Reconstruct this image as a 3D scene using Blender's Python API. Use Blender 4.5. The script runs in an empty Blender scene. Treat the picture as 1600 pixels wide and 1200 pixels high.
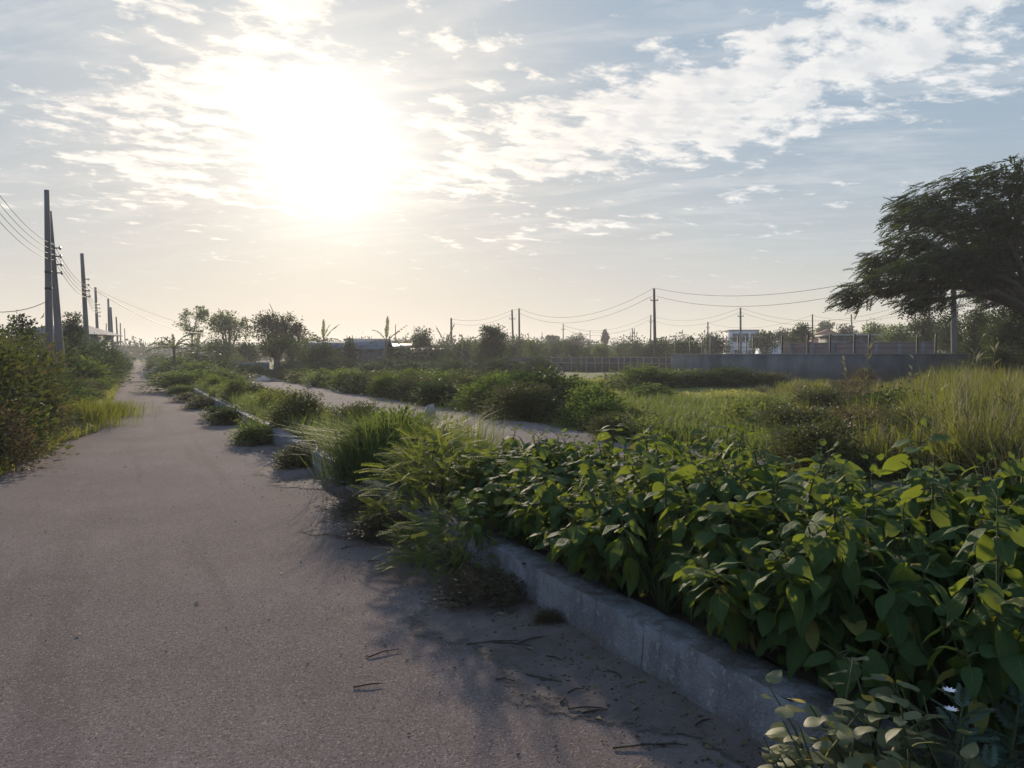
import bpy, math, random
import numpy as np
from mathutils import Vector, Matrix

R = math.radians
rng = np.random.default_rng(7)
random.seed(7)
sc = bpy.context.scene
col = sc.collection

# ------------------------------------------------------------------ camera
CAM_H, FPX, HOR = 1.6, 1200.0, 557.0
PITCH = math.atan((600 - HOR) / FPX)
cam_d = bpy.data.cameras.new('camera')
cam_d.sensor_width = 36
cam_d.lens = 36 * FPX / 1600
cam_d.clip_start, cam_d.clip_end = 0.05, 6000
cam = bpy.data.objects.new('camera', cam_d)
col.objects.link(cam)
cam.location = (0, 0, CAM_H)
cam.rotation_euler = (math.pi / 2 - PITCH, 0, 0)
sc.camera = cam

# ------------------------------------------------------------------ light
SUN_AZ, SUN_EL = R(-13.2), R(14.6)
SUN = Vector((math.sin(SUN_AZ) * math.cos(SUN_EL), math.cos(SUN_AZ) * math.cos(SUN_EL), math.sin(SUN_EL)))
SKY_STRENGTH = 0.10
EXPOSURE = 0.47
sun_d = bpy.data.lights.new('sun', 'SUN')
sun_d.energy, sun_d.angle, sun_d.color = 4.6, R(1.0), (1.0, 0.83, 0.64)
sun = bpy.data.objects.new('sun', sun_d)
col.objects.link(sun)
sun.location = SUN * 50
sun.rotation_euler = SUN.to_track_quat('Z', 'Y').to_euler()

vs = sc.view_settings
vs.view_transform, vs.look, vs.gamma, vs.exposure = 'Standard', 'None', 1.0, EXPOSURE
vs.use_curve_mapping = False
cy = sc.cycles
cy.max_bounces, cy.diffuse_bounces, cy.glossy_bounces = 6, 3, 2
cy.transmission_bounces, cy.transparent_max_bounces, cy.volume_bounces = 4, 8, 0
cy.sample_clamp_indirect = 6

world = bpy.data.worlds.new('World')
sc.world = world
world.use_nodes = True


class NT:
    """small helper for wiring node trees"""
    def __init__(self, tree):
        self.t = tree
        tree.nodes.clear()

    def n(self, typ, ins=None, **kw):
        nd = self.t.nodes.new(typ)
        for k, v in kw.items():
            setattr(nd, k, v)
        for k, v in (ins or {}).items():
            if isinstance(v, bpy.types.NodeSocket):
                self.t.links.new(v, nd.inputs[k])
            else:
                nd.inputs[k].default_value = v
        return nd

    def m(self, op, a, b=0.0, c=None, clamp=False):
        ins = {0: a, 1: b}
        if c is not None:
            ins[2] = c
        return self.n('ShaderNodeMath', ins, operation=op, use_clamp=clamp).outputs[0]

    def v(self, op, a, b=(0, 0, 0)):
        nd = self.n('ShaderNodeVectorMath', {0: a, 1: b}, operation=op)
        return nd.outputs['Value'] if op in ('DOT_PRODUCT', 'LENGTH', 'DISTANCE') else nd.outputs[0]

    def mix(self, f, a, b, blend='MIX'):
        nd = self.n('ShaderNodeMix', data_type='RGBA', blend_type=blend)
        for i, val in ((0, f), (6, a), (7, b)):
            if isinstance(val, bpy.types.NodeSocket):
                self.t.links.new(val, nd.inputs[i])
            else:
                nd.inputs[i].default_value = val if i == 0 else (*val, 1.0)[:4]
        return nd.outputs[2]

    def noise(self, vec, scale, detail=4, rough=0.55, dist=0.0, dim='3D'):
        return self.n('ShaderNodeTexNoise', {'Vector': vec, 'Scale': scale, 'Detail': detail, 'Roughness': rough,
                                             'Distortion': dist}, noise_dimensions=dim).outputs[0]

    def ss(self, x, lo, hi, a=0.0, b=1.0):
        return self.n('ShaderNodeMapRange', {0: x, 1: lo, 2: hi, 3: a, 4: b}, interpolation_type='SMOOTHSTEP').outputs[0]

    def link(self, a, b):
        self.t.links.new(a, b)


def build_world():
    w = NT(world.node_tree)
    d = w.n('ShaderNodeTexCoord').outputs['Generated']
    sep = w.n('ShaderNodeSeparateXYZ', {0: d}).outputs
    z = w.m('MAXIMUM', sep[2], 0.0)
    sky = w.n('ShaderNodeTexSky', sky_type='NISHITA')
    sky.sun_disc = False
    sky.sun_elevation, sky.sun_rotation = SUN_EL, SUN_AZ
    sky.dust_density, sky.air_density, sky.ozone_density = 1.0, 1.0, 2.0
    base = w.v('MINIMUM', w.v('MULTIPLY', sky.outputs[0], (.62, .62, .62)), (5.6, 5.4, 5.0))
    # thin high haze veil, whiter and warmer toward the horizon
    veil = w.mix(w.m('POWER', w.m('SUBTRACT', 1.0, z), 7.0), (2.35, 3.25, 4.2), (6.3, 5.5, 4.25))
    veil = w.mix(w.ss(z, .42, .95), veil, (1.9, 3.3, 6.0))
    away = w.ss(w.v('DOT_PRODUCT', w.v('NORMALIZE', d), tuple(SUN)), .75, -.6)
    veil = w.mix(w.m('MULTIPLY', away, .75), veil, (2.0, 3.2, 5.4))
    base = w.mix(0.86, base, veil)
    dot = w.m('MAXIMUM', w.v('DOT_PRODUCT', w.v('NORMALIZE', d), tuple(SUN)), 0.0)
    # cloud deck: the view direction met with a level layer
    den = w.m('ADD', z, 0.10)
    px = w.m('DIVIDE', sep[0], den)
    py = w.m('DIVIDE', sep[1], den)
    P = w.n('ShaderNodeCombineXYZ', {0: px, 1: py, 2: 0.0}).outputs[0]
    # the bands run at a slant across the sky
    Pr = w.n('ShaderNodeVectorRotate', {'Vector': P, 'Angle': R(-28)}, rotation_type='Z_AXIS').outputs[0]
    Ps = w.v('MULTIPLY', Pr, (0.9, 1.15, 1.0))
    warp = w.n('ShaderNodeTexNoise', {'Vector': P, 'Scale': 1.7, 'Detail': 3.0}).outputs['Color']
    Pw = w.v('ADD', Ps, w.v('MULTIPLY', w.v('SUBTRACT', warp, (0.5, 0.5, 0.5)), (0.18, 0.18, 0.0)))
    big = w.noise(Pw, 2.2, 3, 0.5)
    puff = w.noise(Pw, 7.0, 8, 0.64)
    dens = w.m('ADD', w.m('MULTIPLY', big, 0.5), w.m('MULTIPLY', puff, 1.05))
    az = w.m('ARCTAN2', sep[0], sep[1])
    el = w.m('ARCSINE', sep[2])
    # where the cloud masses hang (azimuth, elevation, spreads, weight)
    cover = None
    for a, e, sa, se, wt, rot in [(-20, 17, 10, 5.5, .25, 0), (-16, 24, 9, 3, .18, 0), (-27, 11.5, 8, 2.2, .14, 0),
                                  (20, 20, 16, 4.6, .25, .10), (5, 15.5, 9, 2.4, .27, 0.22), (-4, 18, 4, 4.5, .12, 0),
                                  (12, 10.4, 10, .9, .13, .14), (16, 15.5, 9, 2.2, .13, .12), (-8, 12.2, 5, 1.2, .10, 0), (30, 18.5, 7, 1.4, .12, .05), (32, 23, 9, 2.5, .14, 0), (2, 8.8, 7, .8, .12, .1), (27, 16, 10, .8, .10, .1),
                                  (-36, 22, 3.5, 6, -.12, 0), (4, 22.8, 3.0, 1.6, -.22, 0), (24, 17.2, 7, .7, -.12, .16), (24, 13, 9, 1.6, -.05, .1),
                                  (90, 30, 40, 18, .06, 0), (-100, 35, 40, 20, .06, 0)]:
        x = w.m('SUBTRACT', az, R(a))
        y = w.m('SUBTRACT', w.m('SUBTRACT', el, R(e)), w.m('MULTIPLY', x, rot))
        q = w.m('ADD', w.m('POWER', w.m('ABSOLUTE', w.m('DIVIDE', x, R(sa))), 2.0),
                w.m('POWER', w.m('ABSOLUTE', w.m('DIVIDE', y, R(se))), 2.0))
        g = w.m('MULTIPLY', w.m('EXPONENT', w.m('MULTIPLY', q, -1.0)), wt)
        cover = g if cover is None else w.m('ADD', cover, g)
    dens = w.m('ADD', dens, cover)
    cl = w.ss(dens, 0.87, 1.07)
    cl = w.m('MULTIPLY', cl, w.ss(el, R(1.5), R(9)))
    # a second, thinner sheet of streaked cirrus
    Pc = w.n('ShaderNodeVectorRotate', {'Vector': P, 'Angle': R(16)}, rotation_type='Z_AXIS').outputs[0]
    wisp = w.noise(w.v('MULTIPLY', Pc, (.55, 1.9, 1.0)), 2.6, 8, .6, .6)
    wisp = w.m('MULTIPLY', w.ss(wisp, .42, .68), w.ss(el, R(4), R(12)))
    cl = w.m('MAXIMUM', cl, w.m('MULTIPLY', wisp, .30))
    glow1 = w.m('POWER', dot, 16.0)
    glow2 = w.m('POWER', dot, 45.0)
    glow3 = w.m('POWER', dot, 190.0)
    glow4 = w.m('POWER', dot, 900.0)
    sun2 = w.v('ADD', Pw, (-.022, .05, 0.0))
    lit = w.ss(w.m('SUBTRACT', puff, w.noise(sun2, 7.0, 6, .6)), -.10, .13)
    warm = w.mix(glow1, (6.9, 6.85, 6.75), (8.6, 7.9, 7.0))
    thick = w.ss(dens, 1.0, 1.3)
    shade = w.m('ADD', w.m('MULTIPLY', thick, .2), w.m('MULTIPLY', w.m('SUBTRACT', 1.0, lit), .55))
    cloud = w.mix(shade, warm, (4.9, 5.1, 5.35))
    colr = w.mix(w.m('MULTIPLY', cl, 0.9), base, cloud)
    # the sun shining through thin cloud: aureole
    for gl, c in ((glow1, (1.25, .65, .05)), (glow2, (1.7, 1.45, 1.05)), (glow3, (2.6, 2.5, 2.2)), (glow4, (9.0, 9.0, 8.0))):
        colr = w.mix(1.0, colr, w.v('MULTIPLY', w.n('ShaderNodeCombineXYZ', {0: gl, 1: gl, 2: gl}).outputs[0], c), 'ADD')
    bg = w.n('ShaderNodeBackground', {'Color': colr, 'Strength': SKY_STRENGTH})
    out = w.n('ShaderNodeOutputWorld', {'Surface': bg.outputs[0]})


build_world()


# ------------------------------------------------------------------ projecting picture measurements to places
def ray(px, py):
    u, v = (px - 800) / FPX, (600 - py) / FPX
    cp, sp = math.cos(PITCH), math.sin(PITCH)
    return np.array([u, cp + v * sp, -sp + v * cp])


def at(px, py, Y):
    r = ray(px, py)
    return np.array([0, 0, CAM_H]) + r * (Y / r[1])


def ground(px, py, h=0.0):
    r = ray(px, py)
    return np.array([0, 0, CAM_H]) + r * ((h - CAM_H) / r[2])


RA = R(26.35)                       # the roads run this far to the west of the view axis
RD = np.array([-math.sin(RA), math.cos(RA)])
RN = np.array([math.cos(RA), math.sin(RA)])


def road(s, t, z=0.0):              # s across the road, t along it
    p = RN * s + RD * t
    return np.array([p[0], p[1], z])


def st(x, y):
    return RN[0] * x + RN[1] * y, RD[0] * x + RD[1] * y


# ------------------------------------------------------------------ materials
MATS = {}


def material(name):
    m = bpy.data.materials.new(name)
    m.use_nodes = True
    MATS[name] = m
    return m, NT(m.node_tree)


def rgb(c, k=1.0):
    return (c[0] * k, c[1] * k, c[2] * k, 1.0)


def leaf_mat(name, dark, light, trans, k=0.42, rough=0.5, spec=0.35, patch=0.6, veins=False, dead=None, dead_at=0.93):
    m, t = material(name)
    rnd = t.n('ShaderNodeNewGeometry').outputs['Random Per Island']
    oi = t.n('ShaderNodeObjectInfo').outputs['Random']
    pos = t.n('ShaderNodeNewGeometry').outputs['Position']
    pn = t.noise(pos, patch, 3)
    f = t.m('ADD', t.m('MULTIPLY', rnd, 0.45), t.m('ADD', t.m('MULTIPLY', oi, 0.25), t.m('MULTIPLY', t.m('SUBTRACT', pn, 0.3), 0.75)), clamp=True)
    c = t.mix(f, dark, light)
    ct = t.mix(f, tuple(x * 0.8 for x in trans), trans)
    if dead:
        dm = t.m('GREATER_THAN', t.m('FRACT', t.m('MULTIPLY', rnd, 17.31)), dead_at)
        c = t.mix(dm, c, dead)
        ct = t.mix(dm, ct, dead)
    bump = None
    if veins:
        a = t.n('ShaderNodeAttribute', attribute_name='luv')
        sx = t.n('ShaderNodeSeparateXYZ', {0: a.outputs['Vector']}).outputs
        au = t.m('ABSOLUTE', sx[0])
        w = t.m('FRACT', t.m('SUBTRACT', t.m('MULTIPLY', sx[1], 8.0), t.m('MULTIPLY', au, 3.0)))
        side = t.m('SUBTRACT', 1.0, t.ss(t.m('ABSOLUTE', t.m('SUBTRACT', w, 0.5)), 0.02, 0.1))
        mid = t.m('SUBTRACT', 1.0, t.ss(au, 0.02, 0.07))
        vein = t.m('MAXIMUM', t.m('MULTIPLY', side, 0.6), mid)
        c = t.mix(t.m('MULTIPLY', vein, 0.6), c, tuple(min(1, x * 2.1 + 0.012) for x in light))
        c = t.mix(t.m('MULTIPLY', t.ss(t.noise(pos, 38, 5, .7), .52, .72), .35), c, (.10, .10, .06))
        ct = t.mix(t.m('MULTIPLY', vein, 0.3), ct, tuple(x * 0.5 for x in trans))
        hgt = t.m('ADD', t.m('MULTIPLY', vein, -0.6), t.m('MULTIPLY', t.noise(pos, 60, 3), 0.5))
        bump = t.n('ShaderNodeBump', {'Strength': 0.75, 'Distance': 0.008, 'Height': hgt}).outputs[0]
    ins = {'Base Color': c, 'Roughness': rough, 'Specular IOR Level': spec}
    if bump:
        ins['Normal'] = bump
    p = t.n('ShaderNodeBsdfPrincipled', ins)
    tr = t.n('ShaderNodeBsdfTranslucent', {'Color': ct})
    mx = t.n('ShaderNodeMixShader', {0: k, 1: p.outputs[0], 2: tr.outputs[0]})
    t.n('ShaderNodeOutputMaterial', {'Surface': mx.outputs[0]})
    return m


leaf_mat('broad_leaf', (.028, .060, .020), (.054, .100, .030), (.29, .36, .04), k=.31, rough=.7, spec=.14, patch=1.5, veins=True, dead=(.20, .19, .05), dead_at=.96)
leaf_mat('olive_leaf', (.030, .044, .016), (.070, .086, .028), (.13, .15, .032), k=.3, rough=.65, patch=1.3, dead=(.13, .085, .04), dead_at=.9)
leaf_mat('brown_leaf', (.045, .036, .020), (.090, .072, .034), (.16, .13, .045), k=.3, rough=.7)
leaf_mat('green_leaf', (.034, .062, .020), (.070, .108, .034), (.17, .24, .04), k=.40, rough=.7, spec=.12)
leaf_mat('dark_leaf', (.020, .038, .016), (.040, .066, .026), (.08, .125, .028), k=.30, rough=.7, spec=.12)
leaf_mat('fern_leaf', (.050, .085, .022), (.11, .14, .035), (.24, .28, .05), k=.42, rough=.7, spec=.12)
leaf_mat('pale_leaf', (.10, .125, .06), (.17, .17, .08), (.24, .25, .08), k=.35, rough=.6, dead=(.45, .33, .05), dead_at=.95)
leaf_mat('thistle_leaf', (.05, .085, .06), (.09, .13, .09), (.12, .17, .09), k=.3, rough=.6)
leaf_mat('tree_leaf', (.015, .028, .011), (.032, .050, .016), (.075, .115, .018), k=.28, rough=.6)
leaf_mat('far_leaf', (.024, .036, .020), (.055, .070, .032), (.09, .11, .03), k=.28, rough=.6, patch=.08)
leaf_mat('banana_leaf', (.04, .065, .022), (.085, .115, .035), (.17, .20, .04), k=.4, rough=.5)
leaf_mat('dry_leaf', (.13, .10, .055), (.24, .19, .11), (.22, .17, .09), k=.25, rough=.8)
leaf_mat('tall_grass', (.042, .066, .016), (.10, .118, .024), (.25, .28, .03), k=.40, rough=.6, patch=.45, dead=(.22, .18, .08), dead_at=.9)
leaf_mat('dark_grass', (.030, .055, .020), (.06, .09, .03), (.12, .17, .04), k=.35, rough=.6, patch=.8)
leaf_mat('dull_grass', (.045, .052, .022), (.10, .095, .045), (.14, .14, .05), k=.35, rough=.7, patch=.6, dead=(.24, .20, .11), dead_at=.75)
leaf_mat('short_grass', (.09, .12, .03), (.16, .175, .045), (.42, .42, .08), k=.42, rough=.6, patch=.25)
leaf_mat('weed_grass', (.048, .082, .022), (.105, .132, .035), (.20, .25, .045), k=.42, rough=.6, patch=.8)
leaf_mat('dry_stalk', (.20, .17, .08), (.34, .29, .15), (.3, .26, .12), k=.3, rough=.7)


def solid(name, c1, c2, scale=6.0, rough=.85, bump=.2, bdist=.01, spec=.3, metal=0.0, detail=6, coord='Object', stain=None, stain_scale=1.0, stretch=(1, 1, 1)):
    m, t = material(name)
    pos = t.n('ShaderNodeTexCoord').outputs[coord]
    ps = t.v('MULTIPLY', pos, stretch)
    n1 = t.noise(ps, scale, detail, .62)
    c = t.mix(t.ss(n1, .32, .68), c1, c2)
    if stain:
        s = t.noise(ps, stain_scale, 5, .65)
        c = t.mix(t.m('MULTIPLY', t.ss(s, .48, .68), .75), c, stain)
    b = t.n('ShaderNodeBump', {'Strength': bump, 'Distance': bdist, 'Height': t.noise(pos, scale * 5, 4)}).outputs[0]
    p = t.n('ShaderNodeBsdfPrincipled', {'Base Color': c, 'Roughness': rough, 'Specular IOR Level': spec, 'Metallic': metal, 'Normal': b})
    t.n('ShaderNodeOutputMaterial', {'Surface': p.outputs[0]})
    return m


solid('bark', (.06, .048, .036), (.12, .098, .075), 9, bump=.6, bdist=.03, stretch=(1, 1, .3))
solid('green_stem', (.05, .065, .025), (.09, .10, .04), 20)
solid('twig', (.035, .026, .020), (.08, .06, .045), 40)
solid('pole_concrete', (.125, .11, .105), (.19, .17, .165), 3, stain=(.08, .07, .07), stain_scale=1.5, stretch=(1, 1, .25))
solid('plaster', (.105, .11, .115), (.165, .17, .175), 1.3, stain=(.06, .065, .068), stain_scale=.55, bump=.25, stretch=(1, 1, .5))
solid('coping', (.26, .26, .26), (.36, .36, .35), 5)
solid('pale_plaster', (.30, .32, .31), (.40, .42, .40), 2, stain=(.3, .31, .3), stain_scale=.8)
solid('white_paint', (.44, .46, .48), (.56, .57, .58), 2, stain=(.5, .51, .52), stain_scale=.7)
solid('tin_sheet', (.085, .10, .12), (.15, .17, .19), 4, rough=.75, metal=.0, stain=(.025, .025, .028), stain_scale=.8)
solid('rusty_tin', (.10, .085, .08), (.2, .17, .16), 3, rough=.6, metal=.2, stain=(.12, .06, .035), stain_scale=1.2)
solid('dark_board_hedge_shade', (.035, .034, .034), (.07, .065, .06), 2, stain=(.025, .03, .022), stain_scale=.7)  # shed boards, and the slab that stands for a shaded hedge
solid('dark_metal', (.02, .02, .022), (.045, .042, .04), 8, rough=.6)
solid('cable', (.02, .02, .02), (.03, .03, .03), 8, rough=.6)
solid('insulator', (.25, .2, .17), (.4, .36, .33), 8, rough=.3)
solid('bamboo', (.17, .14, .09), (.3, .25, .17), 8)
solid('glass', (.02, .03, .045), (.035, .05, .07), 2, rough=.12, spec=.5, bump=0)
solid('roof_tile', (.30, .14, .10), (.40, .20, .15), 6)
solid('stone', (.22, .20, .18), (.38, .35, .32), 12, bump=.5)
solid('sand_heap', (.26, .25, .25), (.36, .35, .34), 3, bump=.6, bdist=.05)
solid('pebble', (.03, .026, .025), (.10, .085, .075), 30)
solid('litter', (.05, .038, .030), (.15, .11, .075), 30)
solid('petal_white', (.7, .66, .68), (.85, .82, .84), 30)
solid('petal_yellow', (.75, .55, .06), (.85, .68, .1), 30)


def brick_mat():
    m, t = material('brick')
    pos = t.n('ShaderNodeTexCoord').outputs['Object']
    sp = t.n('ShaderNodeSeparateXYZ', {0: pos}).outputs
    v = t.n('ShaderNodeCombineXYZ', {0: sp[0], 1: sp[2], 2: 0.0}).outputs[0]
    b = t.n('ShaderNodeTexBrick', {'Vector': v, 'Scale': 1.0, 'Color1': rgb((.20, .105, .085)), 'Color2': rgb((.14, .08, .07)), 'Mortar': rgb((.2, .18, .17)),
                                   'Mortar Size': .012, 'Brick Width': .26, 'Row Height': .085})
    c = t.mix(t.m('MULTIPLY', t.noise(pos, 1.2, 5), .7), b.outputs[0], (.09, .075, .07))
    p = t.n('ShaderNodeBsdfPrincipled', {'Base Color': c, 'Roughness': .9})
    t.n('ShaderNodeOutputMaterial', {'Surface': p.outputs[0]})


brick_mat()


def asphalt_mat(name, a, b, dusty, dirt_side):
    m, t = material(name)
    pos = t.n('ShaderNodeTexCoord').outputs['Object']
    sp = t.n('ShaderNodeSeparateXYZ', {0: pos}).outputs
    big = t.noise(pos, .5, 5, .6)
    mid = t.noise(t.v('MULTIPLY', pos, (1.0, .35, 1.0)), 2.6, 5, .65)
    vor = t.n('ShaderNodeTexVoronoi', {'Vector': pos, 'Scale': 150.0}, feature='F1')
    chip = t.n('ShaderNodeSeparateColor', {0: vor.outputs['Color']}).outputs[0]
    fine = t.noise(pos, 170, 2, .7)
    c = t.mix(t.ss(big, .3, .72), a, b)
    c = t.mix(t.m('MULTIPLY', t.ss(mid, .5, .75), .5), c, dusty)
    c = t.mix(t.m('MULTIPLY', t.ss(chip, .28, .0), .8), c, tuple(x * .35 for x in a))
    trk = t.noise(t.v('MULTIPLY', pos, (2.2, .12, 1.0)), 1.0, 4, .6)
    c = t.mix(t.m('MULTIPLY', t.ss(trk, .5, .66), .35), c, tuple(x * .62 for x in a))
    c = t.mix(t.m('MULTIPLY', t.ss(t.noise(pos, 9, 6, .75), .6, .72), .35), c, tuple(x * .5 for x in a))
    c = t.mix(t.ss(chip, .86, .98, 0, .5), c, (.37, .32, .29))
    c = t.mix(t.m('MULTIPLY', t.ss(fine, .55, .75), .25), c, (.05, .043, .04))
    # dust swept to the edges of the carriageway
    e = t.m('ADD', sp[0], t.m('MULTIPLY', t.m('SUBTRACT', t.noise(pos, 1.3, 5), .5), 1.1))
    c = t.mix(t.m('MULTIPLY', t.ss(e, dirt_side[0], dirt_side[1]), .8), c, (.155, .135, .125))
    c = t.mix(t.m('MULTIPLY', t.ss(e, dirt_side[2], dirt_side[3]), .8), c, (.17, .145, .13))
    hgt = t.m('ADD', t.m('MULTIPLY', vor.outputs['Distance'], -1.0), t.m('MULTIPLY', fine, .5))
    bp = t.n('ShaderNodeBump', {'Strength': .4, 'Distance': .005, 'Height': hgt}).outputs[0]
    p = t.n('ShaderNodeBsdfPrincipled', {'Base Color': c, 'Roughness': 1.0, 'Specular IOR Level': .03, 'Normal': bp})
    t.n('ShaderNodeOutputMaterial', {'Surface': p.outputs[0]})


asphalt_mat('asphalt', (.138, .108, .097), (.180, .143, .130), (.215, .174, .158), (1.3, 2.1, -1.0, -2.2))
asphalt_mat('asphalt_pale', (.15, .125, .118), (.19, .16, .15), (.22, .19, .175), (8.0, 8.7, 4.6, 4.0))


def kerb_mat():
    m, t = material('kerb_concrete')
    pos = t.n('ShaderNodeTexCoord').outputs['Object']
    sp = t.n('ShaderNodeSeparateXYZ', {0: pos}).outputs
    n1 = t.noise(pos, 3.0, 7, .65)
    n2 = t.noise(t.v('MULTIPLY', pos, (1, 1, .25)), 9.0, 6, .7)
    pit = t.n('ShaderNodeTexVoronoi', {'Vector': pos, 'Scale': 70.0}).outputs['Distance']
    c = t.mix(t.ss(n1, .3, .7), (.115, .122, .135), (.20, .21, .225))
    c = t.mix(t.m('MULTIPLY', t.ss(n2, .46, .62), .55), c, (.075, .075, .075))
    c = t.mix(t.m('MULTIPLY', t.ss(t.noise(pos, 26, 4, .7), .56, .66), .6), c, (.33, .325, .32))
    up = t.n('ShaderNodeSeparateXYZ', {0: t.n('ShaderNodeNewGeometry').outputs['Normal']}).outputs[2]
    soil = t.m('MULTIPLY', t.ss(up, .6, .9), t.ss(t.noise(pos, 8, 6, .7), .42, .62))
    c = t.mix(t.m('MULTIPLY', soil, .8), c, (.075, .068, .055))
    c = t.mix(t.m('MULTIPLY', t.ss(t.noise(pos, 110, 3, .7), .55, .7), .4), c, (.06, .06, .062))
    damp = t.m('ADD', sp[2], t.m('MULTIPLY', t.m('SUBTRACT', n1, .5), .25))
    c = t.mix(t.ss(damp, .10, .0, 0, .75), c, (.10, .085, .072))
    h = t.m('ADD', t.m('MULTIPLY', t.noise(pos, 45, 5, .7), 1.0), t.m('MULTIPLY', pit, .5))
    bp = t.n('ShaderNodeBump', {'Strength': .7, 'Distance': .012, 'Height': h}).outputs[0]
    p = t.n('ShaderNodeBsdfPrincipled', {'Base Color': c, 'Roughness': .82, 'Specular IOR Level': .3, 'Normal': bp})
    t.n('ShaderNodeOutputMaterial', {'Surface': p.outputs[0]})


kerb_mat()


def soil_mat(name, c1, c2, c3, scale, bd=.03):
    m, t = material(name)
    pos = t.n('ShaderNodeNewGeometry').outputs['Position']
    c = t.mix(t.ss(t.noise(pos, scale, 6, .65), .35, .65), c1, c2)
    c = t.mix(t.ss(t.noise(pos, scale * .23, 4), .48, .62), c, c3)
    c = t.mix(t.m('MULTIPLY', t.ss(t.noise(pos, scale * 14, 3, .7), .55, .7), .5), c, tuple(x * .4 for x in c1))
    bp = t.n('ShaderNodeBump', {'Strength': .8, 'Distance': bd, 'Height': t.noise(pos, scale * 8, 6, .7)}).outputs[0]
    p = t.n('ShaderNodeBsdfPrincipled', {'Base Color': c, 'Roughness': .95, 'Specular IOR Level': .15, 'Normal': bp})
    t.n('ShaderNodeOutputMaterial', {'Surface': p.outputs[0]})


soil_mat('field_ground', (.085, .105, .030), (.14, .145, .045), (.10, .09, .05), .9, .1)
soil_mat('bed_soil', (.07, .055, .042), (.10, .08, .06), (.055, .055, .03), 3)
soil_mat('kerb_dirt', (.115, .095, .088), (.15, .125, .115), (.095, .078, .068), 5, .02)


def crumble():
    t = NT.__new__(NT)
    t.t = MATS['kerb_dirt'].node_tree
    out = next(n for n in t.t.nodes if n.type == 'OUTPUT_MATERIAL')
    sh = out.inputs[0].links[0].from_socket
    a = t.n('ShaderNodeAttribute', attribute_name='luv')
    e = t.n('ShaderNodeSeparateXYZ', {0: a.outputs['Vector']}).outputs[0]
    pos = t.n('ShaderNodeNewGeometry').outputs['Position']
    nz = t.m('ADD', t.m('MULTIPLY', t.noise(pos, 7, 4), .6), t.m('MULTIPLY', t.noise(pos, 70, 4, .7), .75))
    k = t.ss(t.m('ADD', t.m('MULTIPLY', e, 1.15), nz), .82, .98)
    tr = t.n('ShaderNodeBsdfTransparent')
    mx = t.n('ShaderNodeMixShader', {0: k, 1: tr.outputs[0], 2: sh})
    t.link(mx.outputs[0], out.inputs[0])


crumble()


def water_mat():
    m, t = material('water')
    p = t.n('ShaderNodeBsdfPrincipled', {'Base Color': (.05, .06, .05, 1), 'Roughness': .08})
    t.n('ShaderNodeOutputMaterial', {'Surface': p.outputs[0]})


water_mat()


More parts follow.
